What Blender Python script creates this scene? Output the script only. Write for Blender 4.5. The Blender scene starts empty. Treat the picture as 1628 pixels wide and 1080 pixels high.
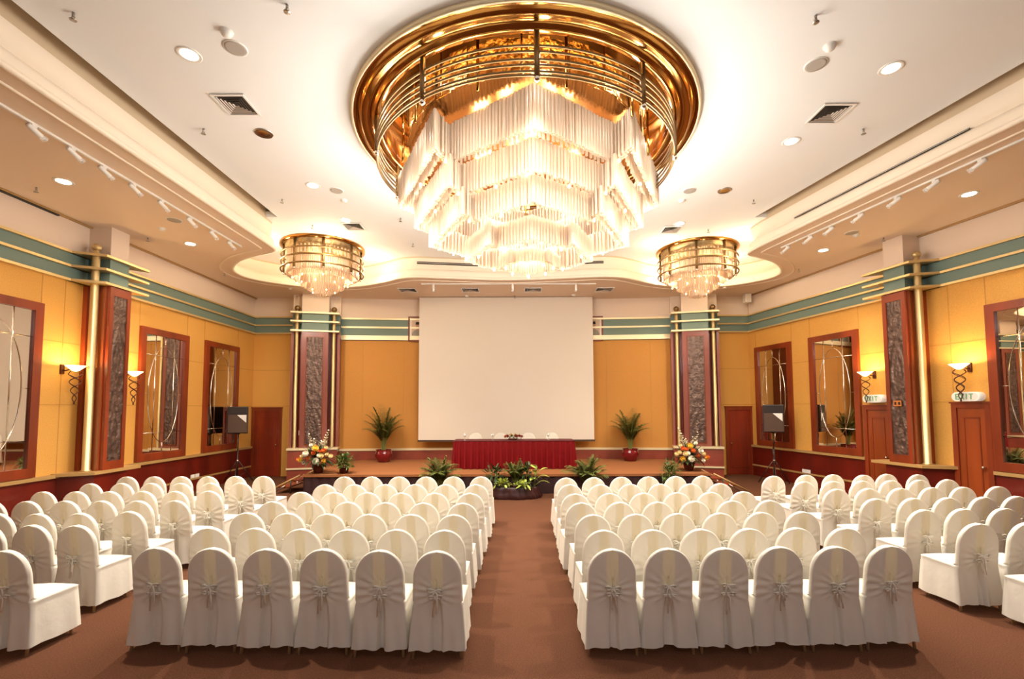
import bpy, bmesh, math, random
from mathutils import Vector, Matrix
from mathutils.geometry import tessellate_polygon
PI = math.pi
SC = bpy.context.scene
COL = SC.collection
rnd = random.Random(7)

# ------------------------------------------------------------------ materials
MATS = {}
def srgb(r, g, b):
    f = lambda c: (c/255/12.92) if c/255 <= 0.04045 else ((c/255+0.055)/1.055)**2.4
    return (f(r), f(g), f(b), 1.0)

def mat(name, color, rough=0.5, metal=0.0, spec=0.5, noise=None, bump=None, emit=None, sheen=0.0, coat=0.0, aniso=None):
    """noise=(scale, amount[, stretch xyz]) varies the colour; bump=(scale, strength, distance)"""
    m = bpy.data.materials.new(name); m.use_nodes = True
    nt = m.node_tree; b = nt.nodes['Principled BSDF']
    b.inputs['Base Color'].default_value = color
    b.inputs['Roughness'].default_value = rough
    b.inputs['Metallic'].default_value = metal
    b.inputs['Specular IOR Level'].default_value = spec
    if sheen: b.inputs['Sheen Weight'].default_value = sheen
    if coat:
        b.inputs['Coat Weight'].default_value = coat; b.inputs['Coat Roughness'].default_value = 0.12
    tc = nt.nodes.new('ShaderNodeTexCoord')
    if noise:
        n = nt.nodes.new('ShaderNodeTexNoise'); n.inputs['Scale'].default_value = noise[0]; n.inputs['Detail'].default_value = 4
        mp = nt.nodes.new('ShaderNodeMapping')
        if len(noise) > 2: mp.inputs['Scale'].default_value = noise[2]
        nt.links.new(tc.outputs['Object'], mp.inputs['Vector']); nt.links.new(mp.outputs['Vector'], n.inputs['Vector'])
        cr = nt.nodes.new('ShaderNodeValToRGB'); a = noise[1]
        lo = [max(0, c*(1-a)) for c in color[:3]]+[1]; hi = [min(1, c*(1+a)) for c in color[:3]]+[1]
        cr.color_ramp.elements[0].position = 0.3; cr.color_ramp.elements[0].color = lo
        cr.color_ramp.elements[1].position = 0.7; cr.color_ramp.elements[1].color = hi
        nt.links.new(n.outputs['Fac'], cr.inputs['Fac']); nt.links.new(cr.outputs['Color'], b.inputs['Base Color'])
    if bump:
        n2 = nt.nodes.new('ShaderNodeTexNoise'); n2.inputs['Scale'].default_value = bump[0]; n2.inputs['Detail'].default_value = 3
        nt.links.new(tc.outputs['Object'], n2.inputs['Vector'])
        bp = nt.nodes.new('ShaderNodeBump'); bp.inputs['Strength'].default_value = bump[1]; bp.inputs['Distance'].default_value = bump[2]
        nt.links.new(n2.outputs['Fac'], bp.inputs['Height']); nt.links.new(bp.outputs['Normal'], b.inputs['Normal'])
    if emit:
        b.inputs['Emission Color'].default_value = emit[0]; b.inputs['Emission Strength'].default_value = emit[1]
    MATS[name] = m
    return m

M = MATS
mat('ceiling_paint', (0.83, 0.835, 0.84, 1), 0.85)
mat('cove_shade_tan', (0.62, 0.48, 0.32, 1), 0.85)  # tan with the cove slot's shade put into the colour
mat('soffit_paint', (0.80, 0.645, 0.51, 1), 0.8)
mat('fascia_paint', (0.86, 0.74, 0.60, 1), 0.7)
mat('upper_wall', (0.76, 0.62, 0.50, 1), 0.8)
mat('fabric_wall', (0.66, 0.335, 0.068, 1), 0.75, noise=(60, 0.10), bump=(220, 0.35, 0.004))
mat('stage_fabric', (0.55, 0.245, 0.045, 1), 0.75, noise=(50, 0.06))
mat('seam', (0.50, 0.25, 0.05, 1), 0.8)
mat('teal', (0.17, 0.24, 0.20, 1), 0.6)
mat('gold_paint', (0.70, 0.52, 0.24, 1), 0.38, 0.55)
mat('pale_gold', (0.86, 0.74, 0.48, 1), 0.4, 0.35)
mat('rail_wood', (0.42, 0.25, 0.09, 1), 0.4)
mat('red_wood', (0.20, 0.022, 0.007, 1), 0.3, noise=(3, 0.35, (1, 1, 0.12)), coat=0.3)
mat('dado_wood', (0.125, 0.009, 0.004, 1), 0.32, noise=(2.5, 0.3, (1, 1, 0.2)), coat=0.3)
mat('frame_wood', (0.21, 0.032, 0.008, 1), 0.32, noise=(3, 0.3, (1, 1, 0.15)), coat=0.25)
mat('orange_wood', (0.24, 0.044, 0.008, 1), 0.33, noise=(2.5, 0.3, (1, 1, 0.1)), coat=0.3)
mat('rose_wood', (0.26, 0.075, 0.05, 1), 0.3, noise=(3, 0.2, (1, 1, 0.1)), coat=0.3)
mat('stage_dado', (0.25, 0.05, 0.03, 1), 0.3, noise=(2, 0.2), coat=0.4)
mat('pole_gold', (0.62, 0.48, 0.24, 1), 0.42, 0.75)
mat('brass', (0.44, 0.215, 0.055, 1), 0.15, 1.0)
mat('brass_dark', (0.55, 0.23, 0.05, 1), 0.14, 1.0)
mat('brass_rail', (0.26, 0.16, 0.065, 1), 0.42, 0.8)
mat('canopy_bronze', (0.42, 0.30, 0.15, 1), 0.5, 0.8, noise=(9, .3), bump=(14, .5, .03))
mat('chrome', (0.85, 0.8, 0.7, 1), 0.15, 1.0)
mat('steel', (0.42, 0.38, 0.34, 1), 0.3, 1.0)
mat('mirror', (0.74, 0.68, 0.60, 1), 0.0, 1.0)
mat('carpet', (0.108, 0.043, 0.022, 1), 0.95, spec=0.1, noise=(90, 0.28), bump=(260, 0.5, 0.006))
mat('stage_carpet', (0.28, 0.108, 0.042, 1), 0.95, spec=0.1, noise=(60, 0.15))
mat('skirt_dark', (0.030, 0.006, 0.006, 1), 0.8)
mat('iron', (0.075, 0.018, 0.010, 1), 0.4, 0.4)
mat('white_plastic', (0.80, 0.78, 0.74, 1), 0.4)
mat('grey_grille', (0.42, 0.38, 0.34, 1), 0.6)
mat('vent_dark', (0.03, 0.025, 0.02, 1), 0.7)
mat('vent_slat', (0.55, 0.47, 0.40, 1), 0.5)
mat('black_plastic', (0.022, 0.012, 0.009, 1), 0.4)
mat('grille_cloth', (0.075, 0.038, 0.022, 1), 0.6)
mat('screen_white', (0.74, 0.665, 0.575, 1), 0.9, spec=0.1)
mat('screen_bar', (0.06, 0.03, 0.015, 1), 0.5)
mat('red_cloth', (0.165, 0.001, 0.003, 1), 0.7, spec=.2)
mat('burgundy_top', (0.09, 0.004, 0.007, 1), 0.7)
mat('pot_red', (0.16, 0.004, 0.008, 1), 0.12, coat=0.6)
mat('pot_brown', (0.08, 0.012, 0.006, 1), 0.4)
mat('soil', (0.03, 0.018, 0.01, 1), 0.9)
mat('palm_green', (0.13, 0.15, 0.03, 1), 0.5)
mat('palm_stem', (0.20, 0.22, 0.05, 1), 0.5)
mat('leaf_dark', (0.028, 0.055, 0.012, 1), 0.5, noise=(9, 0.4))
mat('leaf_mid', (0.075, 0.12, 0.02, 1), 0.5, noise=(9, 0.35))
mat('leaf_lime', (0.42, 0.50, 0.09, 1), 0.45, noise=(12, 0.35))
mat('petal_white', (0.85, 0.79, 0.64, 1), 0.6)
mat('petal_yellow', (0.85, 0.52, 0.05, 1), 0.6)
mat('petal_orange', (0.70, 0.14, 0.02, 1), 0.6)
mat('petal_red', (0.45, 0.01, 0.01, 1), 0.6)
mat('petal_cream', (0.80, 0.62, 0.30, 1), 0.6)
mat('wrap_cloth', (0.035, 0.008, 0.008, 1), 0.35)
mat('chair_leg', (0.42, 0.27, 0.13, 1), 0.4)
mat('exit_green', (0.18, 0.42, 0.20, 1), 0.5)
mat('exit_face', (0.80, 0.78, 0.70, 1), 0.4, emit=((1, .95, .8, 1), 0.15))
mat('skin', (0.50, 0.25, 0.15, 1), 0.6)
mat('suit', (0.32, 0.28, 0.22, 1), 0.8)
mat('cap_black', (0.02, 0.015, 0.015, 1), 0.8)
mat('photo_back', (0.62, 0.45, 0.32, 1), 0.7)
mat('mat_board', (0.82, 0.75, 0.66, 1), 0.7)
mat('copper_plate', (0.75, 0.27, 0.08, 1), 0.35, 0.6)
mat('lamp_on', (1, .9, .75, 1), 0.5, emit=((1, .88, .68, 1), 14))
mat('bulb_on', (1, .8, .5, 1), 0.5, emit=((1, .74, .36, 1), 9))
mat('bowl_glow', (0.95, .8, .55, 1), 0.4, emit=((1, .68, .28, 1), 4))
mat('spot_lens', (0.8, .75, .7, 1), 0.2, emit=((1, .85, .65, 1), 1.5))
mat('relief', (0.14, 0.09, 0.072, 1), 0.36, 0.6, noise=(9, 0.45), bump=(16, 0.6, 0.04))
mat('hammered', (0.80, 0.47, 0.17, 1), 0.34, 1.0, noise=(6, 0.45), bump=(9, 0.9, 0.10))

def cloth_mat(name, col, trans):
    m = bpy.data.materials.new(name); m.use_nodes = True; nt = m.node_tree
    b = nt.nodes['Principled BSDF']; out = nt.nodes['Material Output']
    b.inputs['Base Color'].default_value = col; b.inputs['Roughness'].default_value = 0.85; b.inputs['Specular IOR Level'].default_value = 0.15
    tc = nt.nodes.new('ShaderNodeTexCoord'); n = nt.nodes.new('ShaderNodeTexNoise'); n.inputs['Scale'].default_value = 9; n.inputs['Detail'].default_value = 3
    nt.links.new(tc.outputs['Object'], n.inputs['Vector'])
    bp = nt.nodes.new('ShaderNodeBump'); bp.inputs['Strength'].default_value = 0.35; bp.inputs['Distance'].default_value = 0.012
    nt.links.new(n.outputs['Fac'], bp.inputs['Height']); nt.links.new(bp.outputs['Normal'], b.inputs['Normal'])
    t = nt.nodes.new('ShaderNodeBsdfTranslucent'); t.inputs['Color'].default_value = col
    mx = nt.nodes.new('ShaderNodeMixShader'); mx.inputs['Fac'].default_value = trans
    nt.links.new(b.outputs[0], mx.inputs[1]); nt.links.new(t.outputs[0], mx.inputs[2]); nt.links.new(mx.outputs[0], out.inputs['Surface'])
    MATS[name] = m
cloth_mat('chair_cloth', (0.82, 0.77, 0.68, 1), 0.14)
cloth_mat('chair_cloth_single', (0.87, 0.80, 0.64, 1), 0.5)
cloth_mat('ribbon_cloth', (0.93, 0.90, 0.80, 1), 0.05)

def crystal_mat(name, tcol, dcol, clear):
    m = bpy.data.materials.new(name); m.use_nodes = True; nt = m.node_tree
    nt.nodes.remove(nt.nodes['Principled BSDF']); out = nt.nodes['Material Output']
    t = nt.nodes.new('ShaderNodeBsdfTranslucent'); t.inputs['Color'].default_value = tcol
    d = nt.nodes.new('ShaderNodeBsdfDiffuse'); d.inputs['Color'].default_value = dcol
    g = nt.nodes.new('ShaderNodeBsdfGlossy'); g.inputs['Roughness'].default_value = 0.25; g.inputs['Color'].default_value = (1, .93, .85, 1)
    tr = nt.nodes.new('ShaderNodeBsdfTransparent'); tr.inputs['Color'].default_value = (1, .95, .9, 1)
    a = nt.nodes.new('ShaderNodeMixShader'); a.inputs[0].default_value = 0.5
    nt.links.new(t.outputs[0], a.inputs[1]); nt.links.new(d.outputs[0], a.inputs[2])
    b = nt.nodes.new('ShaderNodeMixShader'); b.inputs[0].default_value = 0.06
    nt.links.new(a.outputs[0], b.inputs[1]); nt.links.new(g.outputs[0], b.inputs[2])
    c = nt.nodes.new('ShaderNodeMixShader'); c.inputs[0].default_value = clear
    nt.links.new(b.outputs[0], c.inputs[1]); nt.links.new(tr.outputs[0], c.inputs[2])
    nt.links.new(c.outputs[0], out.inputs['Surface'])
    MATS[name] = m
crystal_mat('crystal', (0.70, 0.545, 0.40, 1), (0.58, 0.465, 0.36, 1), 0.10)
crystal_mat('crystal_small', (0.84, 0.66, 0.50, 1), (0.76, 0.61, 0.48, 1), 0.06)
def glass_mat():
    m = bpy.data.materials.new('clear_glass'); m.use_nodes = True; nt = m.node_tree; b = nt.nodes['Principled BSDF']
    b.inputs['Base Color'].default_value = (.9, .92, .92, 1); b.inputs['Roughness'].default_value = 0.05
    tr = nt.nodes.new('ShaderNodeBsdfTransparent'); mx = nt.nodes.new('ShaderNodeMixShader'); mx.inputs[0].default_value = .28
    nt.links.new(tr.outputs[0], mx.inputs[1]); nt.links.new(b.outputs[0], mx.inputs[2]); nt.links.new(mx.outputs[0], nt.nodes['Material Output'].inputs['Surface'])
    MATS['clear_glass'] = m
glass_mat()

# ------------------------------------------------------------------ mesh builder
class MB:
    def __init__(s): s.v = []; s.f = []; s.mi = []; s.sm = []
    def add(s, verts, faces, mi=0, smooth=False):
        o = len(s.v); s.v += [tuple(p) for p in verts]
        for f in faces:
            s.f.append([o+i for i in f]); s.mi.append(mi); s.sm.append(smooth)
        return s
    def box(s, x0, x1, y0, y1, z0, z1, mi=0, T=None):
        v = [Vector((x, y, z)) for x in (x0, x1) for y in (y0, y1) for z in (z0, z1)]
        if T: v = [T @ p for p in v]
        return s.add(v, [(0,1,3,2),(4,6,7,5),(0,4,5,1),(2,3,7,6),(0,2,6,4),(1,5,7,3)], mi)
    def prism(s, poly, z0, z1, mi=0, T=None, smooth=False):
        n = len(poly); v = [Vector((p[0], p[1], z0)) for p in poly]+[Vector((p[0], p[1], z1)) for p in poly]
        if T: v = [T @ p for p in v]
        fs = [(i, (i+1) % n, n+(i+1) % n, n+i) for i in range(n)]
        s.add(v, fs, mi, smooth)
        o = len(s.v)-2*n
        s.f.append([o+i for i in range(n)][::-1]); s.mi.append(mi); s.sm.append(False)
        s.f.append([o+n+i for i in range(n)]); s.mi.append(mi); s.sm.append(False)
        return s
    def lathe(s, prof, n=24, mi=0, T=None, a0=0.0, a1=2*PI, smooth=True):
        full = abs(a1-a0-2*PI) < 1e-6; m = n if full else n+1
        v = []
        for (r, z) in prof:
            for k in range(m):
                a = a0+(a1-a0)*k/n; v.append(Vector((r*math.cos(a), r*math.sin(a), z)))
        if T: v = [T @ p for p in v]
        fs = []
        for j in range(len(prof)-1):
            for k in range(n):
                k2 = (k+1) % m
                fs.append((j*m+k, j*m+k2, (j+1)*m+k2, (j+1)*m+k))
        return s.add(v, fs, mi, smooth)
    def tube(s, pts, r, n=6, mi=0, closed=False, caps=True):
        pts = [Vector(p) for p in pts]; N = len(pts); v = []
        rr = r if isinstance(r, (list, tuple)) else [r]*N
        up = Vector((0.13, 0.21, 0.97))
        for i, p in enumerate(pts):
            a = pts[(i-1) % N] if (closed or i > 0) else p; b = pts[(i+1) % N] if (closed or i < N-1) else p
            t = (b-a); t = t.normalized() if t.length > 1e-9 else Vector((0, 0, 1))
            u = t.cross(up)
            if u.length < 1e-3: u = t.cross(Vector((1, 0, 0)))
            u.normalize(); w = t.cross(u)
            for k in range(n):
                an = 2*PI*k/n; v.append(p+(u*math.cos(an)+w*math.sin(an))*rr[i])
        fs = []
        for i in range(N if closed else N-1):
            j = (i+1) % N
            for k in range(n):
                k2 = (k+1) % n; fs.append((i*n+k, i*n+k2, j*n+k2, j*n+k))
        if caps and not closed:
            fs.append(tuple(range(n))[::-1]); fs.append(tuple((N-1)*n+k for k in range(n)))
        return s.add(v, fs, mi, True)
    def sphere(s, c, r, n=12, m=8, mi=0, sx=1, sy=1, sz=1):
        c = Vector(c); v = []; fs = []
        for j in range(m+1):
            t = PI*j/m
            for k in range(n):
                a = 2*PI*k/n; v.append(c+Vector((r*sx*math.sin(t)*math.cos(a), r*sy*math.sin(t)*math.sin(a), r*sz*math.cos(t))))
        for j in range(m):
            for k in range(n):
                fs.append((j*n+k, (j+1)*n+k, (j+1)*n+(k+1) % n, j*n+(k+1) % n))
        return s.add(v, fs, mi, True)
    def mesh(s, name, mats):
        me = bpy.data.meshes.new(name); me.from_pydata(s.v, [], s.f)
        for m in (mats if isinstance(mats, (list, tuple)) else [mats]): me.materials.append(MATS[m])
        me.polygons.foreach_set('material_index', s.mi); me.polygons.foreach_set('use_smooth', s.sm)
        bm = bmesh.new(); bm.from_mesh(me)
        bmesh.ops.remove_doubles(bm, verts=bm.verts, dist=1e-5)
        bmesh.ops.recalc_face_normals(bm, faces=bm.faces)
        bm.to_mesh(me); bm.free(); me.update()
        return me
    def obj(s, name, mats, parent=None, loc=None):
        o = bpy.data.objects.new(name, s.mesh(name, mats)); COL.objects.link(o)
        if parent is not None: o.parent = parent
        if loc is not None: o.location = loc
        return o

def bevel(o, w=0.01, seg=2):
    md = o.modifiers.new('b', 'BEVEL'); md.width = w; md.segments = seg; md.limit_method = 'ANGLE'; md.angle_limit = 0.7
    return o
def tag(o, label, cat, group=None):
    o['label'] = label; o['category'] = cat
    if group: o['group'] = group
    return o
def thing(name, label, cat, loc=(0, 0, 0), rz=0, group=None):
    o = bpy.data.objects.new(name, None); COL.objects.link(o); o.empty_display_size = 0.1
    o.location = loc; o.rotation_euler = (0, 0, rz)
    return tag(o, label, cat, group)
def struct(o): o['kind'] = 'structure'; return o
def dup(root, loc, rz=0, label=None, name=None):
    r = root.copy(); COL.objects.link(r); r.location = loc; r.rotation_euler = (0, 0, rz)
    if label: r['label'] = label
    for ch in root.children:
        c = ch.copy(); COL.objects.link(c); c.parent = r
        for g in ch.children:
            d = g.copy(); COL.objects.link(d); d.parent = c
    return r
def light(kind, loc, power, color=(1, .78, .5), size=0.1, rot=None, spot=None, blend=0.5, name='lamp'):
    d = bpy.data.lights.new(name, kind); d.energy = power; d.color = color
    if kind in ('POINT', 'SPOT'): d.shadow_soft_size = size
    if kind == 'AREA': d.size = size; d.shape = 'DISK'
    if kind == 'SPOT': d.spot_size = spot; d.spot_blend = blend
    o = bpy.data.objects.new(name, d); COL.objects.link(o); o.location = loc
    if rot is not None: o.rotation_euler = rot
    return o
def aim(o, target):
    d = Vector(target)-o.location; o.rotation_euler = d.to_track_quat('-Z', 'Y').to_euler()

# ------------------------------------------------------------------ layout constants
ZS, ZC = 5.85, 6.47                  # soffit and main ceiling heights
XL, YB = -8.5, 15.25                 # side wall and end of the side walls
CR = Vector((7.82, 15.2, 0)); AR = math.radians(10.33)     # far corner and splay of the other side wall
DR = Vector((math.sin(AR), -math.cos(AR), 0)); NR = Vector((-math.cos(AR), -math.sin(AR), 0))
# wall frames: local x = along the wall from the far corner towards the camera, local y = out into the room, z up
TR = Matrix(((DR.x, NR.x, 0, CR.x), (DR.y, NR.y, 0, CR.y), (0, 0, 1, 0), (0, 0, 0, 1)))
TL = Matrix(((0, 1, 0, XL), (-1, 0, 0, YB), (0, 0, 1, 0), (0, 0, 0, 1)))
LEN = 21.5

# ------------------------------------------------------------------ floor, walls
struct(MB().box(-9.5, 12.5, -6.4, 16.8, -0.12, 0).obj('floor', 'carpet'))
def side_wall(side, T, n0, seams, gaps):
    """gaps: (t0, t1) runs without dado, for doors; pil: pilaster run handled separately"""
    w = struct(MB().box(-0.2, LEN, -0.2, 0, 0, ZS+0.1, T=T).obj('wall_'+side, 'fabric_wall'))
    s = MB()
    for z in (2.27, 3.45): s.box(0, LEN, 0, 0.004, z-0.008, z+0.008, T=T)
    for t in seams: s.box(t-0.007, t+0.007, 0, 0.004, 0.97, 4.64, T=T)
    s.obj('panel_seam', 'seam', w)
    runs = []; a = 0
    for g in gaps: runs.append((a, g[0])); a = g[1]
    runs.append((a, LEN))
    d = MB(); r = MB(); l = MB()
    for a, b in runs:
        if b-a < 0.02: continue
        d.box(a, b, 0, 0.03, 0.08, 0.92, T=T); r.box(a, b, 0, 0.075, 0.91, 0.975, T=T); l.box(a, b, 0, 0.045, 0.31, 0.355, T=T)
    bb = MB()
    for a, b in runs: bb.box(a, b, 0, 0.035, 0, 0.08, T=T)
    struct(bb.obj('baseboard_'+side, 'dado_wood'))
    struct(d.obj('trim_%d' % n0, 'dado_wood')); struct(r.obj('trim_%d' % (n0+1), 'rail_wood')); struct(l.obj('trim_%d' % (n0+2), 'rail_wood'))
    struct(MB().box(0, LEN, 0, 0.02, 4.65, 5.2, T=T).obj('trim_%d' % (n0+3), 'teal'))
    g = MB()
    for z in (4.64, 4.91, 5.18): g.box(0, LEN, 0, 0.075, z, z+0.045, T=T)
    struct(g.obj('trim_%d' % (n0+4), 'gold_paint'))
    struct(MB().box(0, LEN, 0, 0.012, 5.22, ZS, T=T).obj('trim_%d' % (n0+5), 'upper_wall'))
    struct(MB().box(0, LEN, 0.012, 0.07, ZS-0.035, ZS-0.004, T=T).obj('trim_%d' % (n0+6), 'rail_wood'))
side_wall('left', TL, 1, [0.9, 2.47, 3.15, 4.72, 5.15, 6.5, 6.94, 8.5, 9.6], [])
side_wall('right', TR, 11, [0.27, 1.77, 2.43, 3.92, 4.75, 5.93, 6.57, 8.1, 9.6], [(3.98, 4.68), (5.9, 6.57)])
struct(MB().box(-9.0, 12.4, -6.3, -6.1, 0, ZC+0.3).obj('wall_front', 'upper_wall'))

# far wall: short flat returns by the corners, and the shallow curved wall behind the stage
def arc_y(x): return 15.62-0.34*((x+0.2)/5.9)**2
bw = MB()
xs = [-7.0+13.6*i/40 for i in range(41)]
pl = [(x, arc_y(x)) for x in xs]
bw.prism(pl+[(7.2, 16.3), (-7.6, 16.3)], 0, ZS+0.1)
wb = struct(bw.obj('wall_back', 'stage_fabric'))
def strip(z0, z1, d, x0=-6.2, x1=6.0, mtl='pale_gold', name='trim_21', parent=None):
    b = MB(); n = 30; p = []
    xx = [x0+(x1-x0)*i/n for i in range(n+1)]
    p = [(x, arc_y(x)-d) for x in xx]+[(x, arc_y(x)+0.02) for x in reversed(xx)]
    b.prism(p, z0, z1)
    return struct(b.obj(name, mtl, parent))
strip(4.45, 5.2, 0.03, mtl='teal', name='trim_21')
strip(5.14, 5.2, 0.07, name='trim_22'); strip(4.85, 4.91, 0.07, name='trim_23'); strip(4.46, 4.61, 0.07, name='trim_24')
strip(5.2, ZS, 0.012, mtl='upper_wall', name='trim_25')
strip(0.0, 0.86, 0.03, mtl='stage_dado', name='trim_26'); strip(0.80, 0.87, 0.06, mtl='pale_gold', name='trim_27')
sb = MB()
for x in (-4.95, -3.62, 3.15, 4.6): sb.box(x-.008, x+.008, arc_y(x)-0.006, arc_y(x), 0.87, 4.46)
sb.obj('panel_seam', 'seam', wb)
strip(3.385, 3.40, 0.004, mtl='seam', name='panel_seam', parent=wb)
# returns beside the stage, with the two end doors
def far_return(x0, x1, n, side):
    w = struct(MB().box(x0, x1, 15.25, 15.45, 0, ZS+0.1).obj('wall_back_'+side, 'fabric_wall'))
    s = MB().box(x0, x1, 15.246, 15.25, 2.262, 2.278).box(x0, x1, 15.246, 15.25, 3.44, 3.456)
    s.obj('panel_seam', 'seam', w)
    struct(MB().box(x0, x1, 15.23, 15.25, 4.65, 5.2).obj('trim_%d' % n, 'teal'))
    g = MB()
    for z in (4.64, 4.91, 5.18): g.box(x0, x1, 15.175, 15.25, z, z+.045)
    struct(g.obj('trim_%d' % (n+1), 'gold_paint'))
    struct(MB().box(x0, x1, 15.238, 15.25, 5.22, ZS).obj('trim_%d' % (n+2), 'upper_wall'))
far_return(-8.7, -6.6, 31, 'left'); far_return(6.3, 8.1, 35, 'right')

def door(idx, w, h, T, knob_side, leaf=0.03, fw=0.09, depth=0.06, label=None):
    """door in a wall frame: local x along the wall, y out of the wall"""
    d = MB()
    d.box(0, fw, 0, depth, 0, h, T=T).box(w-fw, w, 0, depth, 0, h, T=T).box(fw, w-fw, 0, depth, h-fw, h, T=T)
    d.box(-0.02, w+0.02, 0, depth+.02, h, h+0.03, T=T)
    o = struct(d.obj('door_%d' % idx, 'frame_wood'))
    p = MB().box(fw, w-fw, 0.004, leaf, 0.01, h-fw, T=T)
    for (a, b, c, e) in ((fw+.1, w-fw-.1, .25, .27), (fw+.1, w-fw-.1, h-fw-.2, h-fw-.18), (fw+.1, fw+.12, .25, h-fw-.18), (w-fw-.12, w-fw-.1, .25, h-fw-.18)):
        p.box(a, b, leaf, leaf+.012, c, e, mi=1, T=T)
    po = p.obj('door_panel', ['orange_wood' if idx > 2 else 'red_wood', 'frame_wood'], o)
    kx = w-fw-.06 if knob_side > 0 else fw+.06
    k = MB().sphere(T @ Vector((kx, leaf+.055, 1.02)), 0.03); k.tube([T @ Vector((kx, leaf, 1.02)), T @ Vector((kx, leaf+.04, 1.02))], .012)
    k.obj('door_knob', 'chrome', po)
TB = Matrix(((1, 0, 0, 0), (0, -1, 0, 15.25), (0, 0, 1, 0), (0, 0, 0, 1)))
door(1, 0.97, 2.21, Matrix.Translation((-8.48, 0, 0)) @ TB, 1)
door(2, 0.92, 2.19, Matrix.Translation((6.95, 0, 0)) @ TB, -1)
door(3, 0.70, 2.20, TR @ Matrix.Translation((3.98, 0, 0)), 1)
door(4, 0.66, 2.24, TR @ Matrix.Translation((5.91, 0, 0)), 1)

# ------------------------------------------------------------------ ceiling
def catmull(P, closed_ends=False, n=5):
    out = []
    for i in range(len(P)-1):
        p0 = P[max(0, i-1)]; p1 = P[i]; p2 = P[i+1]; p3 = P[min(len(P)-1, i+2)]
        for k in range(n):
            t = k/n
            out.append(tuple(0.5*((2*p1[j])+(-p0[j]+p2[j])*t+(2*p0[j]-5*p1[j]+4*p2[j]-p3[j])*t*t+(-p0[j]+3*p1[j]-3*p2[j]+p3[j])*t**3) for j in (0, 1)))
    out.append(tuple(P[-1])); return out
SX = 0.193
core = [(-5.45, 9.6), (-5.45, 10.3), (-5.50, 10.58), (-5.75, 10.78), (-6.08, 10.93), (-6.69, 11.30), (-7.19, 11.81), (-7.44, 12.30), (-7.38, 12.85), (-6.97, 13.35), (-6.3, 13.75), (-5.31, 13.9), (-4.435, 13.745), (-3.6, 13.27), (-3.167, 12.98), (-2.67, 12.86), (-1.97, 12.95), (-0.1, 13.17),
        (1.54, 12.99), (2.456, 12.86), (3.025, 12.92), (3.55, 13.20), (4.24, 13.66), (5.1, 13.96), (6.41, 13.9), (7.226, 13.29), (7.42, 12.72), (7.19, 12.19), (6.65, 11.58), (6.05, 11.22), (5.72, 11.02), (5.66, 10.75), (5.72, 10.3), (5.72+SX*0.7, 9.6)]
loop = [(-5.45, -6.1), (-5.45, 0)]+catmull(core)+[(5.72+SX*10.3, 0), (5.72+SX*16.4, -6.1)]
def offset(P, d):
    """move an open outline outwards (away from the room's middle)"""
    out = []
    for i, p in enumerate(P):
        a = Vector(P[max(0, i-1)]); b = Vector(P[min(len(P)-1, i+1)]); t = (b-a).normalized()
        out.append((p[0]-t.y*d, p[1]+t.x*d))
    return out
def flat(outer, holes, z, name, m, flip=False):
    loops = [[Vector((p[0], p[1], 0)) for p in outer]]+[[Vector((p[0], p[1], 0)) for p in h] for h in holes]
    tri = tessellate_polygon(loops); vs = [v for l in loops for v in l]
    b = MB().add([(v.x, v.y, z) for v in vs], tri)
    return struct(b.obj(name, m))
flat([(-8.8, -6.2), (-8.8, 16.2), (12.2, 16.2), (12.2, -6.2)][::-1], [loop], ZS, 'ceiling_lower', 'soffit_paint')
# fascia swept round the opening: bead, bulging face, gap, upright, up into the cove slot
prof = [(0.035, ZS-0.0), (0.0, ZS-0.018), (-0.045, ZS-0.004), (-0.045, ZS+0.035), (-0.015, ZS+0.05), (0.0, ZS+0.09), (0.0, ZS+0.17), (0.03, ZS+0.23), (0.07, ZS+0.262), (0.10, ZS+0.268), (0.10, ZS+0.29), (0.07, ZS+0.295), (0.06, ZS+0.58), (0.06, ZC+0.32)]
fb = MB(); n = len(loop); V = []
for (d, z) in prof:
    V += [(p[0], p[1], z) for p in offset(loop, d)]
fb.add(V, [(j*n+i, j*n+i+1, (j+1)*n+i+1, (j+1)*n+i) for j in range(len(prof)-1) for i in range(n-1)], smooth=True)
fb.mi = [1 if k >= (len(prof)-2)*(n-1) else 0 for k in range(len(fb.f))]  # topmost fascia strip: shade of the slot painted in as tan
struct(fb.obj('trim_41', ['fascia_paint', 'cove_shade_tan']))
# second bead, running parallel on the soffit
ins = [p for p in offset(loop, 0.27)]
struct(MB().tube([(p[0], p[1], ZS) for p in ins], 0.022, 6).obj('trim_42', 'fascia_paint'))
# main ceiling slab: stops short of the side fascias (cove slot), closed over the bays; round hole for the big chandelier
CX0, CY0 = 0.21, 7.205
hole = [(CX0+2.2*math.cos(2*PI*k/64), CY0+2.2*math.sin(2*PI*k/64)) for k in range(64)]
slab = [(-5.24, -6.1), (-5.24, 10.2), (-8.3, 10.2), (-8.3, 15.0), (8.4, 15.0), (8.4, 10.3), (5.50, 10.3), (5.50+SX*16.4, -6.1)]
flat(slab, [hole], ZC, 'ceiling', 'ceiling_paint')
edge = slab[0:3]
for nm, pts in (('trim_43', slab[0:3]), ('trim_44', slab[5:8])):
    b = MB()
    for a, c in zip(pts[:-1], pts[1:]):
        b.add([(a[0], a[1], ZC), (c[0], c[1], ZC), (c[0], c[1], ZC+.14), (a[0], a[1], ZC+.14)], [(0, 1, 2, 3)])
    struct(b.obj(nm, 'ceiling_paint'))
struct(MB().box(-8.7, 12.2, -6.2, 15.9, ZC+0.3, ZC+0.34).obj('ceiling_upper', 'cove_shade_tan'))

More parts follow.
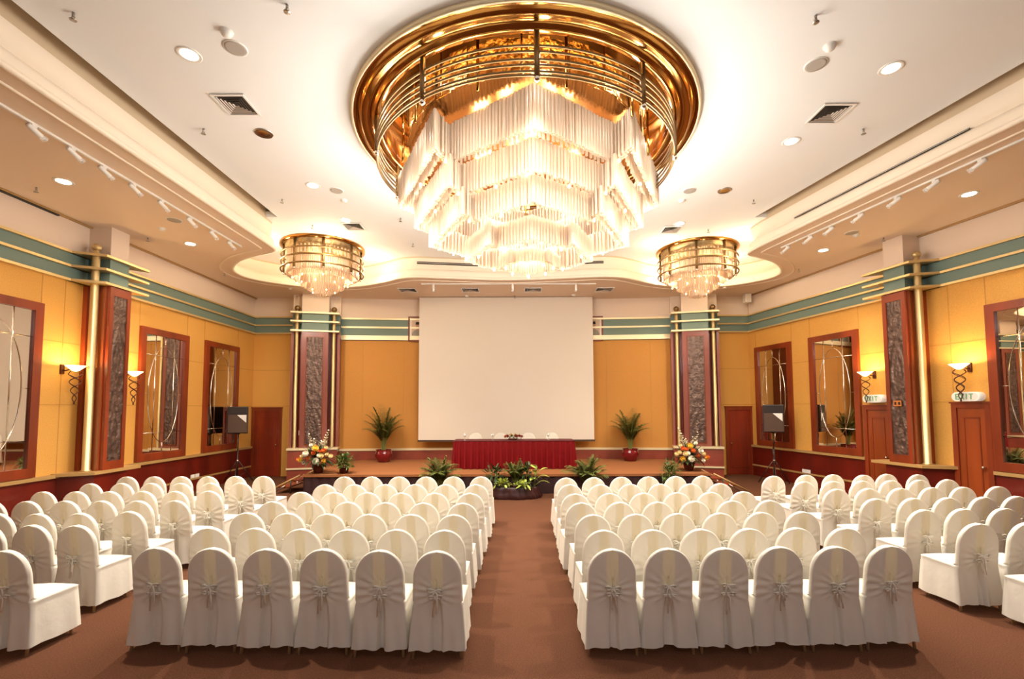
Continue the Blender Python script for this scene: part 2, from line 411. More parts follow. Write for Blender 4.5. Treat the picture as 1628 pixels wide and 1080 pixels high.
# ------------------------------------------------------------------ pilasters on the side walls
def fin(poly, z, h=0.05, T=None): return MB().prism(poly, z, z+h, T=T)
def side_pilaster(T, t0, t1, label):
    """t0..t1 along the wall (t1 is the end nearer the camera)"""
    P = 0.48; root = thing('pilaster', label, 'pilaster', T @ Vector(((t0+t1)/2, 0.25, 0)))
    inv = Matrix.Translation(-root.location)
    L = inv @ T
    b = MB().box(t0, t1, 0, P, 0.95, 4.64, T=L); b.obj('shaft', 'red_wood', root)
    b = MB().prism([(t0-.35, 0), (t0-.1, P+.02), (t1+.16, P+.02), (t1+.45, 0)], 0, 0.93, T=L); b.obj('plinth', 'dado_wood', root)
    MB().prism([(t0-.38, 0), (t0-.4, P+.02), (t0-.4, P+.07), (t1+.2, P+.07), (t1+.5, 0.05), (t1+.5, 0)], 0.93, 0.99, T=L).obj('plinth_cap', 'rail_wood', root)
    MB().box(t0+.02, t1-.02, 0, P-.02, 4.64, 5.2, T=L).obj('frieze', 'teal', root)
    MB().box(t0+.03, t1-.03, 0, P-.03, 5.2, ZS, T=L).obj('capital', 'upper_wall', root)
    for z in (4.64, 4.91, 5.18):
        MB().prism([(t0-.15, P-.3), (t0-.42, P+.01), (t0-.42, P+.07), (t1+.16, P+.07), (t1+.42, 0.0), (t0-.15, 0.0)], z, z+.045, T=L).obj('gold_fin', 'gold_paint', root)
    # framed bronze relief on the face
    f = MB(); a, c = t0+.0, t1-.0
    f.box(a, a+.085, P, P+.035, .99, 4.63, T=L).box(c-.085, c, P, P+.035, .99, 4.63, T=L).box(a+.085, c-.085, P, P+.035, 4.46, 4.63, T=L).box(a+.085, c-.085, P, P+.035, .99, 1.16, T=L)
    f.obj('relief_frame', 'frame_wood', root)
    relief(a+.085, c-.085, P+.004, 1.16, 4.46, L).obj('bronze_relief', 'relief', root)
    # upright pilaster batten and slim stop on the end face
    MB().box(t1, t1+.03, P-.13, P-.04, 0.99, 4.63, T=L).obj('batten', 'orange_wood', root)
    MB().box(t1, t1+.04, 0, 0.09, 0.99, 4.63, T=L).obj('batten', 'frame_wood', root)
    p = L @ Vector((t1+.12, 0.30, 0))
    po = MB().lathe([(0.0, .99), (.085, .99), (.085, 1.01), (.066, 1.02), (.066, 5.24), (.06, 5.27), (.045, 5.29), (.045, 5.31)], 20, T=Matrix.Translation(p)).obj('gold_pole', 'pole_gold', root)
    MB().sphere(p+Vector((0, 0, 5.375)), 0.078, 20, 12).obj('ball_finial', 'pole_gold', po)
    return root
def relief(a, c, y, z0, z1, L):
    """a worked bronze sheet: real low relief of ribs, swirls and lumps"""
    r = random.Random(int((a+c)*100)); b = MB(); nx, nz = 18, 130; V = []
    ph = [r.uniform(0, 6.28) for _ in range(8)]
    for j in range(nz+1):
        z = z0+(z1-z0)*j/nz
        for i in range(nx+1):
            u = i/nx; x = a+(c-a)*u
            cx = (u-.5)*3; cz = ((z*1.6+ph[0]) % 2.2)-1.1
            rr = math.hypot(cx, cz*1.6)
            h = .006*math.sin(7*rr+1.2*math.sin(3*math.atan2(cz, cx)))+.005*math.sin(7*u+2*math.sin(z*3+ph[1]))*math.sin(z*5+ph[2])+.0022*r.uniform(-1, 1)
            if z > z1-.38: h = .014*abs(math.sin(u*PI*4.5))*(.5+.5*math.sin((z-z1)*11+ph[3]))+.005*r.uniform(-1, 1)
            V.append(L @ Vector((x, y+.012+h, z)))
    b.add(V, [(j*(nx+1)+i, j*(nx+1)+i+1, (j+1)*(nx+1)+i+1, (j+1)*(nx+1)+i) for j in range(nz) for i in range(nx)], smooth=True)
    return b
side_pilaster(TL, 5.60, 6.10, 'red wood pilaster with gold pole on the wall between two mirrors, left side of hall')
side_pilaster(TR, 4.98, 5.48, 'red wood pilaster with gold pole between two doors with exit signs')

# pilasters flanking the stage
def stage_pilaster(cx, cy, rz, label):
    root = thing('stage_pilaster', label, 'pilaster', (cx, cy, 0), rz)
    w = 0.72
    MB().box(-w, w, -.05, .8, 0, .93).obj('plinth', 'stage_dado', root)
    MB().box(-w-.02, w+.02, -.09, .8, .90, .965).obj('plinth_cap', 'pale_gold', root)
    MB().box(-w-.015, w+.015, -.085, .8, .31, .36).obj('lower_rail', 'pale_gold', root)
    MB().box(-.40, .40, .02, .8, .965, 4.62).obj('shaft', 'rose_wood', root)
    MB().box(-w, -.40, .28, .8, .965, 4.62).obj('wing', 'red_wood', root); MB().box(.40, w, .28, .8, .965, 4.62).obj('wing', 'red_wood', root)
    MB().box(-w-.01, -w+.07, .18, .8, .965, 4.62).obj('batten', 'rose_wood', root); MB().box(w-.07, w+.01, .18, .8, .965, 4.62).obj('batten', 'rose_wood', root)
    f = MB(); f.box(-.26, -.235, 0, .03, 1.08, 4.46).box(.235, .26, 0, .03, 1.08, 4.46).box(-.26, .26, 0, .03, 4.44, 4.47).box(-.26, .26, 0, .03, 1.06, 1.09)
    f.obj('relief_frame', 'frame_wood', root)
    L = Matrix(((1, 0, 0, 0), (0, -1, 0, .035), (0, 0, 1, 0), (0, 0, 0, 1)))
    relief(-.235, .235, .02, 1.09, 4.44, L).obj('bronze_relief', 'relief', root)
    MB().box(-.40, .40, .03, .8, 4.62, 5.22).obj('frieze', 'teal', root)
    MB().box(-w, -.40, .3, .8, 4.62, 5.22).obj('frieze', 'teal', root); MB().box(.40, w, .3, .8, 4.62, 5.22).obj('frieze', 'teal', root)
    MB().box(-.40, .40, .03, .8, 5.22, ZS).obj('capital', 'upper_wall', root)
    MB().box(-w, -.40, .36, .8, 5.22, ZS).obj('capital', 'upper_wall', root); MB().box(.40, w, .36, .8, 5.22, ZS).obj('capital', 'upper_wall', root)
    for z in (4.62, 4.92, 5.20):
        MB().box(-w, w, -.03, .34, z, z+.05).obj('gold_fin', 'pale_gold', root)
    for s in (-1, 1):
        T = Matrix.Translation((s*.55, .1, 0))
        po = MB().lathe([(0, .965), (.06, .965), (.055, .985), (.055, 5.27), (.04, 5.29), (.035, 5.31)], 16, T=T).obj('gold_pole', 'pole_gold', root)
        MB().sphere((s*.55, .1, 5.37), .085, 18, 12).obj('ball_finial', 'brass_rail', po)
    return root
stage_pilaster(-6.23, 14.62, math.radians(14), 'pilaster with two gold poles and bronze relief at the left edge of the stage')
stage_pilaster(5.83, 14.68, math.radians(-14), 'pilaster with two gold poles and bronze relief at the right edge of the stage')

# ------------------------------------------------------------------ wall mirrors
def wall_mirror(T, t0, t1, label):
    root = thing('wall_mirror', label, 'mirror', T @ Vector(((t0+t1)/2, 0, 0.98)), 0, 'large framed mirrors on the side walls')
    L = Matrix.Translation(-root.location) @ T
    z0, z1, fw = 0.985, 4.09, 0.15
    f = MB(); f.box(t0, t0+fw, 0, .07, z0, z1, T=L).box(t1-fw, t1, 0, .07, z0, z1, T=L).box(t0+fw, t1-fw, 0, .07, z1-fw, z1, T=L).box(t0+fw, t1-fw, 0, .07, z0, z0+fw+.02, T=L)
    f.obj('mirror_frame', 'frame_wood', root)
    a, b, c, d = t0+fw, t1-fw, z0+fw+.02, z1-fw
    MB().box(a, b, .005, .03, c, d, T=L).obj('mirror_glass', 'mirror', root)
    g = MB(); w, h = b-a, d-c; y = .034
    P = lambda u, v: L @ Vector((a+u*w, y, c+v*h))
    r = .0075
    for u in (.26, .74): g.tube([P(u, 0), P(u, 1)], r, 4)
    for v in (.17, .83): g.tube([P(0, v), P(1, v)], r, 4)
    g.tube([P(0.5+.39*math.cos(2*PI*k/48), .5+.415*math.sin(2*PI*k/48)) for k in range(48)], r, 4, closed=True)
    for p, q in (((.5, .915), (.5, 1)), ((.5, .085), (.5, 0)), ((0, .5), (.11, .5)), ((.89, .5), (1, .5))): g.tube([P(*p), P(*q)], r, 4)
    g.obj('bevel_strips', 'chrome', root)
wall_mirror(TL, 6.94, 8.50, 'framed mirror cut by the photo edge, beside the wall sconce on the left wall')
wall_mirror(TL, 3.15, 4.72, 'tall framed mirror with oval strips just past the left wall pilaster')
wall_mirror(TL, 0.90, 2.47, 'framed mirror on the left wall, reflecting the black loudspeaker')
wall_mirror(TR, 0.27, 1.77, 'framed mirror on the right wall, behind the black loudspeaker')
wall_mirror(TR, 2.43, 3.92, 'framed mirror with oval strips reflecting a potted palm, right wall')
wall_mirror(TR, 6.58, 8.15, 'framed mirror beside the exit door, cut by the right photo edge')

# ------------------------------------------------------------------ sconces and exit signs, small wall fittings
def sconce(T, t, label, out=0.27):
    root = thing('wall_sconce', label, 'lamp', T @ Vector((t, 0, 2.94)), 0, 'wall sconces')
    L = Matrix.Translation(-root.location) @ T
    O = lambda x, y, z: L @ Vector((t+x, y, 2.94+z))
    MB().box(t-.035, t+.035, 0, .03, 2.85, 3.03, T=L).obj('wall_plate', 'iron', root)
    MB().tube([O(0, .02, -.01), O(0, .08, -.03), O(0, .14, -.01), O(0, out-.09, 0.0)], .011, 6).obj('arm', 'iron', root)
    B = Matrix.Translation(O(0, out, 0))
    MB().lathe([(.015, -.045), (.055, -.025), (.105, .02), (.155, .062), (.147, .065), (.098, .026), (.045, -.012), (.0, -.03)], 28, T=B).obj('glass_bowl', 'bowl_glow', root)
    g = MB()
    for k in range(4):
        pts = []
        for i in range(41):
            s = i/40; rr = .11*(1-s)**.68*(0.9 if s > .05 else .75)+.006; an = k*PI/2+s*3.6*PI*(1 if k % 2 else -1)
            pts.append(O(rr*math.cos(an), out+rr*math.sin(an), -.045-.58*s))
        g.tube(pts, .0075, 5)
    g.sphere(O(0, out, -.65), .016); g.tube([O(0, out, -.61), O(0, out, -.64)], .012)
    g.obj('twisted_basket', 'iron', root)
    light('POINT', root.location+O(0, out, .03), 22, (1, .66, .28), .05, name='sconce_lamp')
sconce(TL, 6.50, 'lit sconce with twisted iron basket on the near side of the left pilaster')
sconce(TL, 5.13, 'lit sconce half hidden behind the left wall pilaster')
sconce(TR, 4.28, 'lit sconce above the exit sign beyond the right wall pilaster')
sconce(TR, 6.25, 'lit sconce above the exit sign nearest the camera, right wall')
def exit_sign(T, t, label):
    root = thing('exit_sign', label, 'sign', T @ Vector((t, 0, 2.37)), 0, 'exit signs over the side doors')
    L = Matrix.Translation(-root.location) @ T
    w, h, dp = .235, .09, .17; pts = []
    for k in range(13): a = -PI/2+PI*k/12; pts.append((w-h+h*math.cos(a), h*math.sin(a)))
    for k in range(13): a = PI/2+PI*k/12; pts.append((-w+h+h*math.cos(a), h*math.sin(a)))
    X = L @ Matrix.Translation((t, 0, 2.37)) @ Matrix(((1, 0, 0, 0), (0, 0, 1, 0), (0, 1, 0, 0), (0, 0, 0, 1)))
    MB().prism(pts, 0, dp, T=X, smooth=True).obj('housing', 'exit_face', root)
    MB().prism([(p[0]*.93, p[1]*.86) for p in pts], dp, dp+.006, T=X).obj('sign_face', 'white_plastic', root)
    g = MB(); s = .018; z = dp+.006
    def bar(x0, y0, x1, y1, wd=.0095):
        a = Vector((x0, y0)); b = Vector((x1, y1)); n = (b-a).normalized(); n = Vector((-n.y, n.x))*wd
        # seen from the room the wall frame runs right to left on one wall: mirror so that the word reads properly
        q = [a+n, b+n, b-n, a-n]
        g.prism([(sgn*p.x, p.y) for p in q], z, z+.004, T=X)
    sgn = 1 if T is TR else -1
    c = [-.125, -.045, .03, .105]; hh = .055
    x = c[0]; bar(x-.028, -hh, x-.028, hh); bar(x-.028, hh-.008, x+.03, hh-.008); bar(x-.028, 0, x+.022, 0); bar(x-.028, -hh+.008, x+.03, -hh+.008)
    x = c[1]; bar(x-.03, -hh, x+.03, hh); bar(x-.03, hh, x+.03, -hh)
    x = c[2]; bar(x, -hh, x, hh)
    x = c[3]; bar(x, -hh, x, hh-.008); bar(x-.035, hh-.008, x+.035, hh-.008)
    g.obj('lettering', 'exit_green', root)
exit_sign(TR, 4.33, 'white pill-shaped EXIT sign over the door beyond the right wall pilaster')
exit_sign(TR, 6.25, 'white pill-shaped EXIT sign over the door nearest the camera')
def plate(name, T, t, y, z, w, h, m, label, cat, m2=None):
    o = MB().box(t-w/2, t+w/2, y, y+.012, z-h/2, z+h/2, T=T).obj(name, m); tag(o, label, cat)
    k = MB()
    for s in (-1, 1): k.box(t+s*w/4-w*.12, t+s*w/4+w*.12, y+.012, y+.018, z-h*.25, z+h*.25, T=T)
    k.obj('rocker', m2 or m, o); return o
plate('wall_socket', TL, 2.80, .03, .40, .15, .10, 'white_plastic', 'white double wall socket on the red dado below the gap between mirrors', 'socket')
plate('wall_socket', TL, 2.62, .03, .40, .15, .10, 'white_plastic', 'white wall socket on the left dado, the one nearer the stage', 'socket')
plate('wall_socket', TR, 2.18, .045, .40, .28, .10, 'white_plastic', 'white wall socket plate on the red dado of the right wall', 'socket')
plate('switch_plate', TR, 5.24, .535, 2.25, .17, .12, 'copper_plate', 'copper switch plate fixed on the bronze relief beside the door', 'switch', 'black_plastic')
o = MB().box(-6.74, -6.68, 14.75, 14.79, 1.35, 1.5).obj('switch_plate', 'white_plastic'); tag(o, 'small white switch plate beside the left stage pole', 'switch')
o = MB().box(7.50, 7.70, 14.75, 14.95, 5.55, 5.84).obj('ceiling_loudspeaker', 'white_plastic'); tag(o, 'small white box loudspeaker high in the corner above the end door', 'speaker'); bevel(o, .02)
MB().box(7.53, 7.67, 14.742, 14.752, 5.58, 5.81).obj('speaker_grille', 'mat_board', o)

# ------------------------------------------------------------------ ceiling fittings
def fitting(name, label, cat, x, y, z, group): return thing(name, label, cat, (x, y, z), 0, group)
def downlight(x, y, z, label, on=True):
    r = fitting('ceiling_downlight', label, 'light', x, y, z, 'recessed ceiling downlights')
    MB().lathe([(.09, -.002), (.125, -.012), (.135, -.008), (.138, 0)], 28).obj('trim_ring', 'steel' if not on else 'white_plastic', r)
    MB().lathe([(.092, -.004), (.05, .0), (0, .0)], 24, T=Matrix.Translation((0, 0, -.002))).obj('lens', 'lamp_on' if on else 'chrome', r)
    return r
WARM, NEUT = (1, .90, .75), (.92, .96, 1)
Ld = [('nearest the camera', 5.40), ('second nearest', 7.02), ('third nearest', 8.72), ('nearest the stage', 10.37)]
for k, (nm, y) in enumerate(Ld):
    downlight(-3.9+.04*k, y, ZC, 'round recessed downlight left of the big chandelier, '+nm, k != 1)
    downlight(4.83-.3*k, y+.27, ZC, 'round recessed downlight right of the big chandelier, '+nm, k != 2)
for x, y, nm in ((-7.22, 7.3, 'left soffit near the camera'), (-7.14, 10.15, 'left soffit past the pilaster'), (7.93, 7.86, 'right soffit near the camera'), (7.31, 10.72, 'right soffit past the pilaster')):
    downlight(x, y, ZS, 'small round downlight in the '+nm)
def disc(name, label, cat, x, y, z, r, m, group, dome=.03):
    o = MB().lathe([(r, 0), (r*.97, -.01), (r*.8, -dome*.8), (0, -dome)], 24).obj(name, m, None, (x, y, z)); tag(o, label, cat, group)
    MB().lathe([(r*1.12, 0), (r*1.12, -.008), (r, -.01)], 24).obj('bezel', 'white_plastic', o)
for x, y, z, nm in ((-3.28, 5.3, ZC, 'left of the chandelier near the camera'), (-3.44, 8.93, ZC, 'left of the chandelier nearer the stage'), (3.83, 5.6, ZC, 'right of the chandelier near the camera'), (3.53, 8.98, ZC, 'right of the chandelier nearer the stage'), (-6.55, 8.84, ZS, 'in the left soffit'), (7.18, 9.62, ZS, 'in the right soffit')):
    disc('ceiling_speaker', 'round grey ceiling speaker '+nm, 'speaker', x, y, z, .12, 'grey_grille', 'round ceiling speakers', .012)
for x, y, z, nm in ((-3.24, 5.06, ZC, 'left of the chandelier near the camera'), (-3.445, 9.35, ZC, 'left of the chandelier nearer the stage'), (3.8, 5.3, ZC, 'right of the chandelier near the camera'), (3.53, 9.4, ZC, 'right of the chandelier nearer the stage'), (-7.1, 9.25, ZS, 'in the left soffit'), (7.35, 9.73, ZS, 'in the right soffit'), (-1.47, 15.0, ZS, 'above the screen, left one'), (2.01, 14.9, ZS, 'above the screen, right one'), (-6.73, 13.95, ZS, 'by the left stage pilaster'), (6.48, 13.98, ZS, 'by the right stage pilaster')):
    disc('smoke_detector', 'white smoke detector '+nm, 'detector', x, y, z, .065, 'white_plastic', 'smoke detectors', .055)
SPR = [(-4.74, 4.8, ZC, 'left of the chandelier, first from the camera'), (-2.38, 4.71, ZC, 'top of photo, just left of the chandelier'), (-4.72, 6.9, ZC, 'left of the chandelier, second from the camera'), (-4.7, 9.3, ZC, 'left of the chandelier, third from the camera'), (-4.65, 10.65, ZC, 'just before the left small chandelier'), (-2.5, 10.27, ZC, 'behind the left rails of the chandelier'), (-2.57, 11.9, ZC, 'between the chandelier and the front fascia'), (3.35, 4.87, ZC, 'right of the chandelier, first from the camera'), (5.45, 6.96, ZC, 'right of the chandelier, second from the camera'), (5.02, 9.41, ZC, 'right of the chandelier, third from the camera'), (4.75, 11.0, ZC, 'just before the right small chandelier'),
       (-7.86, 7.5, ZS, 'left soffit near the camera'), (-7.79, 9.77, ZS, 'left soffit beside the pilaster'), (-7.74, 12.36, ZS, 'left soffit beside the bay'), (8.09, 9.92, ZS, 'right soffit beside the pilaster'), (7.65, 12.2, ZS, 'right soffit beside the bay'), (.1, 15.0, ZS, 'above the middle of the screen')]
for x, y, z, nm in SPR:
    r = fitting('ceiling_sprinkler', 'small metal sprinkler head, '+nm, 'sprinkler', x, y, z, 'ceiling sprinklers')
    b = MB().tube([(0, 0, 0), (0, 0, -.045)], .014, 8); b.tube([(.016, 0, -.04), (.02, 0, -.06), (0, 0, -.078)], .004, 5); b.tube([(-.016, 0, -.04), (-.02, 0, -.06), (0, 0, -.078)], .004, 5)
    b.obj('sprinkler_body', 'steel', r); MB().lathe([(.035, -.078), (.035, -.083), (0, -.083)], 12).obj('deflector', 'steel', r)
def diffuser(x, y, z, w, label, rz=0, d=None):
    d = d or w
    r = fitting('ceiling_air_vent', label, 'vent', x, y, z, 'square air diffusers'); r.rotation_euler = (0, 0, rz)
    MB().box(-w/2, w/2, -d/2, d/2, -.004, .002).obj('vent_opening', 'vent_dark', r)
    f = MB(); e = .03
    f.box(-w/2, w/2, -d/2, -d/2+e, -.02, 0).box(-w/2, w/2, d/2-e, d/2, -.02, 0).box(-w/2, -w/2+e, -d/2+e, d/2-e, -.02, 0).box(w/2-e, w/2, -d/2+e, d/2-e, -.02, 0)
    f.obj('vent_frame', 'white_plastic', r)
    s = MB(); n = 6
    for k in range(1, n):
        q = k/n; ax, ay = w/2*q*.95, d/2*q*.95
        for sx in (-1, 1):
            s.add([(sx*ax, -ay, -.016), (sx*ax, ay, -.016), (sx*(ax-.012), ay-.012, -.005), (sx*(ax-.012), -ay+.012, -.005)], [(0, 1, 2, 3)])
            s.add([(-ax, sx*ay, -.016), (ax, sx*ay, -.016), (ax-.012, sx*(ay-.012), -.005), (-ax+.012, sx*(ay-.012), -.005)], [(0, 1, 2, 3)])
    s.obj('vent_louvre', 'vent_slat', r)
diffuser(-3.88, 6.33, ZC, .46, 'square air diffuser left of the chandelier, nearer the camera')
diffuser(-3.72, 10.73, ZC, .46, 'square air diffuser left of the chandelier, nearer the stage')
diffuser(4.67, 6.57, ZC, .46, 'square air diffuser right of the chandelier, nearer the camera')
diffuser(3.85, 11.0, ZC, .46, 'square air diffuser right of the chandelier, nearer the stage')
for x, nm in ((-3.22, 'far left of'), (-1.28, 'left of centre over'), (.66, 'right of centre over'), (2.87, 'far right of')):
    diffuser(x, 14.25, ZS, .55, 'flat soffit air vent, '+nm+' the projection screen', d=.5)
def slot(pts, z0, z1, d, label):
    b = MB(); P = offset(pts, d); Q = offset(pts, d-.012)
    n = len(pts)
    for i in range(n-1):
        b.add([(Q[i][0], Q[i][1], z0), (Q[i+1][0], Q[i+1][1], z0), (Q[i+1][0], Q[i+1][1], z1), (Q[i][0], Q[i][1], z1), (P[i][0], P[i][1], z0), (P[i+1][0], P[i+1][1], z0), (P[i+1][0], P[i+1][1], z1), (P[i][0], P[i][1], z1)], [(0, 1, 2, 3), (4, 7, 6, 5), (0, 4, 5, 1), (3, 2, 6, 7)])
    o = b.obj('ceiling_slot_vent', 'vent_dark'); tag(o, label, 'vent')
    s = MB()
    R = offset(pts, d-.018)
    s.tube([(p[0], p[1], (z0+z1)/2) for p in R], .008, 4)
    s.obj('slot_blade', 'vent_slat', o)
fr = [p for p in loop if -2.7 < p[0] < -.75 and p[1] > 12]; slot(fr, ZS+.40, ZS+.47, .06, 'dark slot vent in the curved fascia above the screen, left one')
fr = [p for p in loop if .9 < p[0] < 2.6 and p[1] > 12]; slot(fr, ZS+.40, ZS+.47, .06, 'dark slot vent in the curved fascia above the screen, right one')
rr_ = [(5.72+SX*.8-.02, 9.5), (5.72+SX*3.9, 6.4)]; slot(rr_[::-1] if False else rr_, ZS+.265, ZS+.295, .07, 'long thin dark slot along the right ceiling fascia')
o = MB().box(6.75, 9.3, .012, .06, ZS-.06, ZS-.036, T=TL).obj('ceiling_slot_vent', 'vent_dark'); tag(o, 'dark slot vent where the left wall meets the soffit', 'vent')
def track(p, q, label):
    a = Vector(p); b = Vector(q); d = (b-a).normalized(); n = Vector((-d.y, d.x, 0))*.018
    o = MB().add([a-n, b-n, b+n, a+n]+[v+Vector((0, 0, -.03)) for v in (a-n, b-n, b+n, a+n)], [(0, 1, 2, 3), (4, 7, 6, 5), (0, 4, 5, 1), (1, 5, 6, 2), (2, 6, 7, 3), (3, 7, 4, 0)]).obj('ceiling_light_track', 'white_plastic')
    tag(o, label, 'light track')
track((-6.17, -2, ZS), (-6.1, 10.3, ZS), 'white lighting track along the left soffit'); track((8.6, -2, ZS), (6.2, 10.5, ZS), 'white lighting track along the right soffit')
track((-2.66, 13.5, ZS), (2.49, 13.55, ZS), 'short white lighting track above the screen')
def spotlight(x, y, dirv, label, power, target):
    r = fitting('ceiling_spotlight', label, 'light', x, y, ZS-.03, 'white track spotlights'); r.scale = (.64, .64, .64)
    MB().box(-.03, .03, -.05, .05, -.05, 0).obj('mount', 'white_plastic', r)
    d = Vector(dirv).normalized(); Q = d.to_track_quat('Z', 'Y').to_matrix().to_4x4(); T = Matrix.Translation((0, 0, -.09)) @ Q
    MB().lathe([(0, -.12), (.04, -.12), (.052, -.10), (.052, .16), (.045, .17), (.045, .13), (0, .13)], 18, T=T).obj('barrel', 'white_plastic', r)
    MB().lathe([(.05, .15), (.07, .245), (.066, .245), (.047, .155)], 16, T=T).obj('glass_hood', 'clear_glass', r)
    MB().lathe([(.044, .15), (.02, .175), (0, .18)], 14, T=T).obj('bulb', 'spot_lens', r)
    o = light('SPOT', r.location+Vector((0, 0, -.09))+d*.22, power, WARM, .05, spot=math.radians(58), blend=.8, name='track_lamp')
    aim(o, target)
for k, (y, tx, ty, tz) in enumerate([(5.76, -5, 13, .5), (6.29, -8.5, 11, 2), (6.79, -6.2, 9, 0), (7.34, -8.5, 11.5, 2.5), (7.95, -3, 15, 2), (8.67, -4.5, 15, 2.5), (9.33, -8.4, 14, 2), (9.93, -6.2, 14.6, 3)]):
    spotlight(-6.12, y, (.1, 1, -.42), ['first', 'second', 'third', 'fourth', 'fifth', 'sixth', 'seventh', 'eighth'][k]+' white spotlight from the camera on the left track', 90, (tx, ty, tz))
for k, (x, y, tx, ty, tz) in enumerate([(6.93, 6.67, 5, 13, .5), (6.82, 7.3, 8.4, 11.5, 2), (6.7, 7.9, 7, 9, 0), (6.57, 8.58, 8.2, 12.5, 2.2), (6.45, 9.21, 3.2, 15, 2), (6.35, 9.72, 4.3, 15, 2.5), (6.23, 10.33, 5.9, 14.6, 3)]):
    spotlight(x, y, (-.35, 1, -.42), ['first', 'second', 'third', 'fourth', 'fifth', 'sixth', 'seventh'][k]+' white spotlight from the camera on the right track', 90, (tx, ty, tz))
for x, nm in ((-2.3, 'left'), (.03, 'middle'), (1.89, 'right')):
    spotlight(x, 13.5, (0, .12, -1), nm+' one of three spotlights hanging above the screen', 60, (x*1.1, 14.2, .5))

# ------------------------------------------------------------------ chandeliers
def rod(b, x, y, z0, z1, r=.022, n=5, mi=0):
    a0 = rnd.uniform(0, 1); v = []
    for z in (z0, z1):
        for k in range(n): v.append((x+r*math.cos(a0+2*PI*k/n), y+r*math.sin(a0+2*PI*k/n), z))
    b.add(v, [(k, (k+1) % n, n+(k+1) % n, n+k) for k in range(n)], mi, True)
def curtain(poly, z0, z1, sp, name, parent, jit=.03, r=.022, m='crystal'):
    b = MB()
    for i in range(len(poly)):
        p = Vector(poly[i]); q = Vector(poly[(i+1) % len(poly)]); L = (q-p).length; n = max(1, int(L/sp))
        for k in range(n):
            c = p.lerp(q, k/n); dz = rnd.uniform(-jit, jit); rod(b, c.x+rnd.uniform(-.006, .006), c.y+rnd.uniform(-.006, .006), z0+dz, z1+dz*.6, r)
    o = b.obj(name, m, parent); o['kind'] = 'stuff'; return o
def big_chandelier():
    root = thing('ceiling_chandelier', 'huge tiered crystal chandelier under a round brass ceiling ring', 'chandelier', (CX0, CY0, ZC))
    Z = lambda z: z-ZC
    MB().lathe([(2.625, Z(6.475)), (2.625, Z(6.405)), (2.60, Z(6.395)), (2.59, Z(6.41))], 96).obj('outer_lip', 'pale_gold', root)
    MB().lathe([(2.59, Z(6.41)), (2.50, Z(6.415)), (2.485, Z(6.385)), (2.46, Z(6.38)), (2.40, Z(6.405)), (2.33, Z(6.40)), (2.31, Z(6.36)), (2.27, Z(6.355)), (2.22, Z(6.37)), (2.20, Z(6.39)), (2.20, Z(6.70)), (0, Z(6.70))], 96).obj('brass_ring', 'brass', root)
    # panelled hammered drum
    b = MB(); n = 44
    for k in range(n):
        a0, a1 = 2*PI*k/n, 2*PI*(k+1)/n; r = 1.83 if k % 2 else 1.80
        b.add([(r*math.cos(a0), r*math.sin(a0), Z(6.19)), (r*math.cos(a1), r*math.sin(a1), Z(6.19)), (r*math.cos(a1), r*math.sin(a1), Z(6.68)), (r*math.cos(a0), r*math.sin(a0), Z(6.68))], [(0, 1, 2, 3)])
    b.obj('hammered_drum', 'hammered', root)
    MB().lathe([(1.81, Z(6.2)), (1.6, Z(6.22)), (0, Z(6.22))], 60).obj('drum_base', 'brass_dark', root)
    for k, z in enumerate((6.20, 6.13, 6.04, 5.975, 5.90, 5.855)):
        MB().tube([(2.26*math.cos(2*PI*i/96), 2.26*math.sin(2*PI*i/96), Z(z)) for i in range(96)], .0145, 6, closed=True).obj('guard_rail', 'brass_rail', root)
    for k in range(10):
        a = -PI/2+math.radians(2)+2*PI*k/10; x, y = 2.26*math.cos(a), 2.26*math.sin(a)
        po = MB().tube([(x, y, Z(6.36)), (x, y, Z(5.85))], .034, 10).obj('rail_post', 'brass_rail', root)
        MB().sphere((x, y, Z(5.815)), .038, 14, 10).obj('ball_end', 'chrome', po)
    for k in range(22):
        a = 2*PI*k/22+.1; r = 1.9
        MB().tube([(r*math.cos(a), r*math.sin(a), Z(6.68)), (r*math.cos(a), r*math.sin(a), Z(6.0 if k % 2 else 6.12))], .02 if k % 2 else .013, 6).obj('hanger_rod', 'brass', root)
    # star-shaped tiers, seen corner-on
    half = [(0.08, -1.72), (-1.12, -.86), (-1.22, -1.24), (-2.12, .55), (-1.35, 1.35), (-.95, 1.1), (0.08, 2.1)]
    star = half+[(0.16-p[0], p[1]) for p in reversed(half[1:-1])]
    tiers = [(1.0, 6.15, 5.60), (.87, 5.66, 5.22), (.75, 5.28, 4.89), (.47, 4.95, 4.60), (.22, 4.66, 4.45)]
    cx, cy = .08, .25
    for i, (s, zt, zb) in enumerate(tiers):
        # the tiers keep their leading corner well forward
        poly = [(cx+(p[0]-cx)*s, cy+(p[1]-cy)*(s if i == 0 else s*.97)) for p in star]
        curtain(poly, Z(zb), Z(zt), .056, 'crystal_tier', root, .012, .031)
        if i < 4:
            q = .93
            poly2 = [(cx+(p[0]-cx)*s*q, cy+(p[1]-cy)*s*q) for p in star]
            curtain(poly2, Z(zb-.0), Z(zt-.05), .075, 'crystal_tier', root)
        # bulbs just under the hem of each tier
        m = 12 if i < 3 else 7
        for k in range(m):
            u = (k+.5)/m*len(star); j = int(u) % len(star); f = u-int(u)
            P = Vector(star[j]).lerp(Vector(star[(j+1) % len(star)]), f)
            x, y = cx+(P.x-cx)*(s*.955), cy+(P.y-cy)*(s*.955)
            MB().sphere((x, y, Z(zb-.03)), .018, 8, 6, sz=1.6).obj('bulb', 'bulb_on', root)
    return root
BC = big_chandelier()
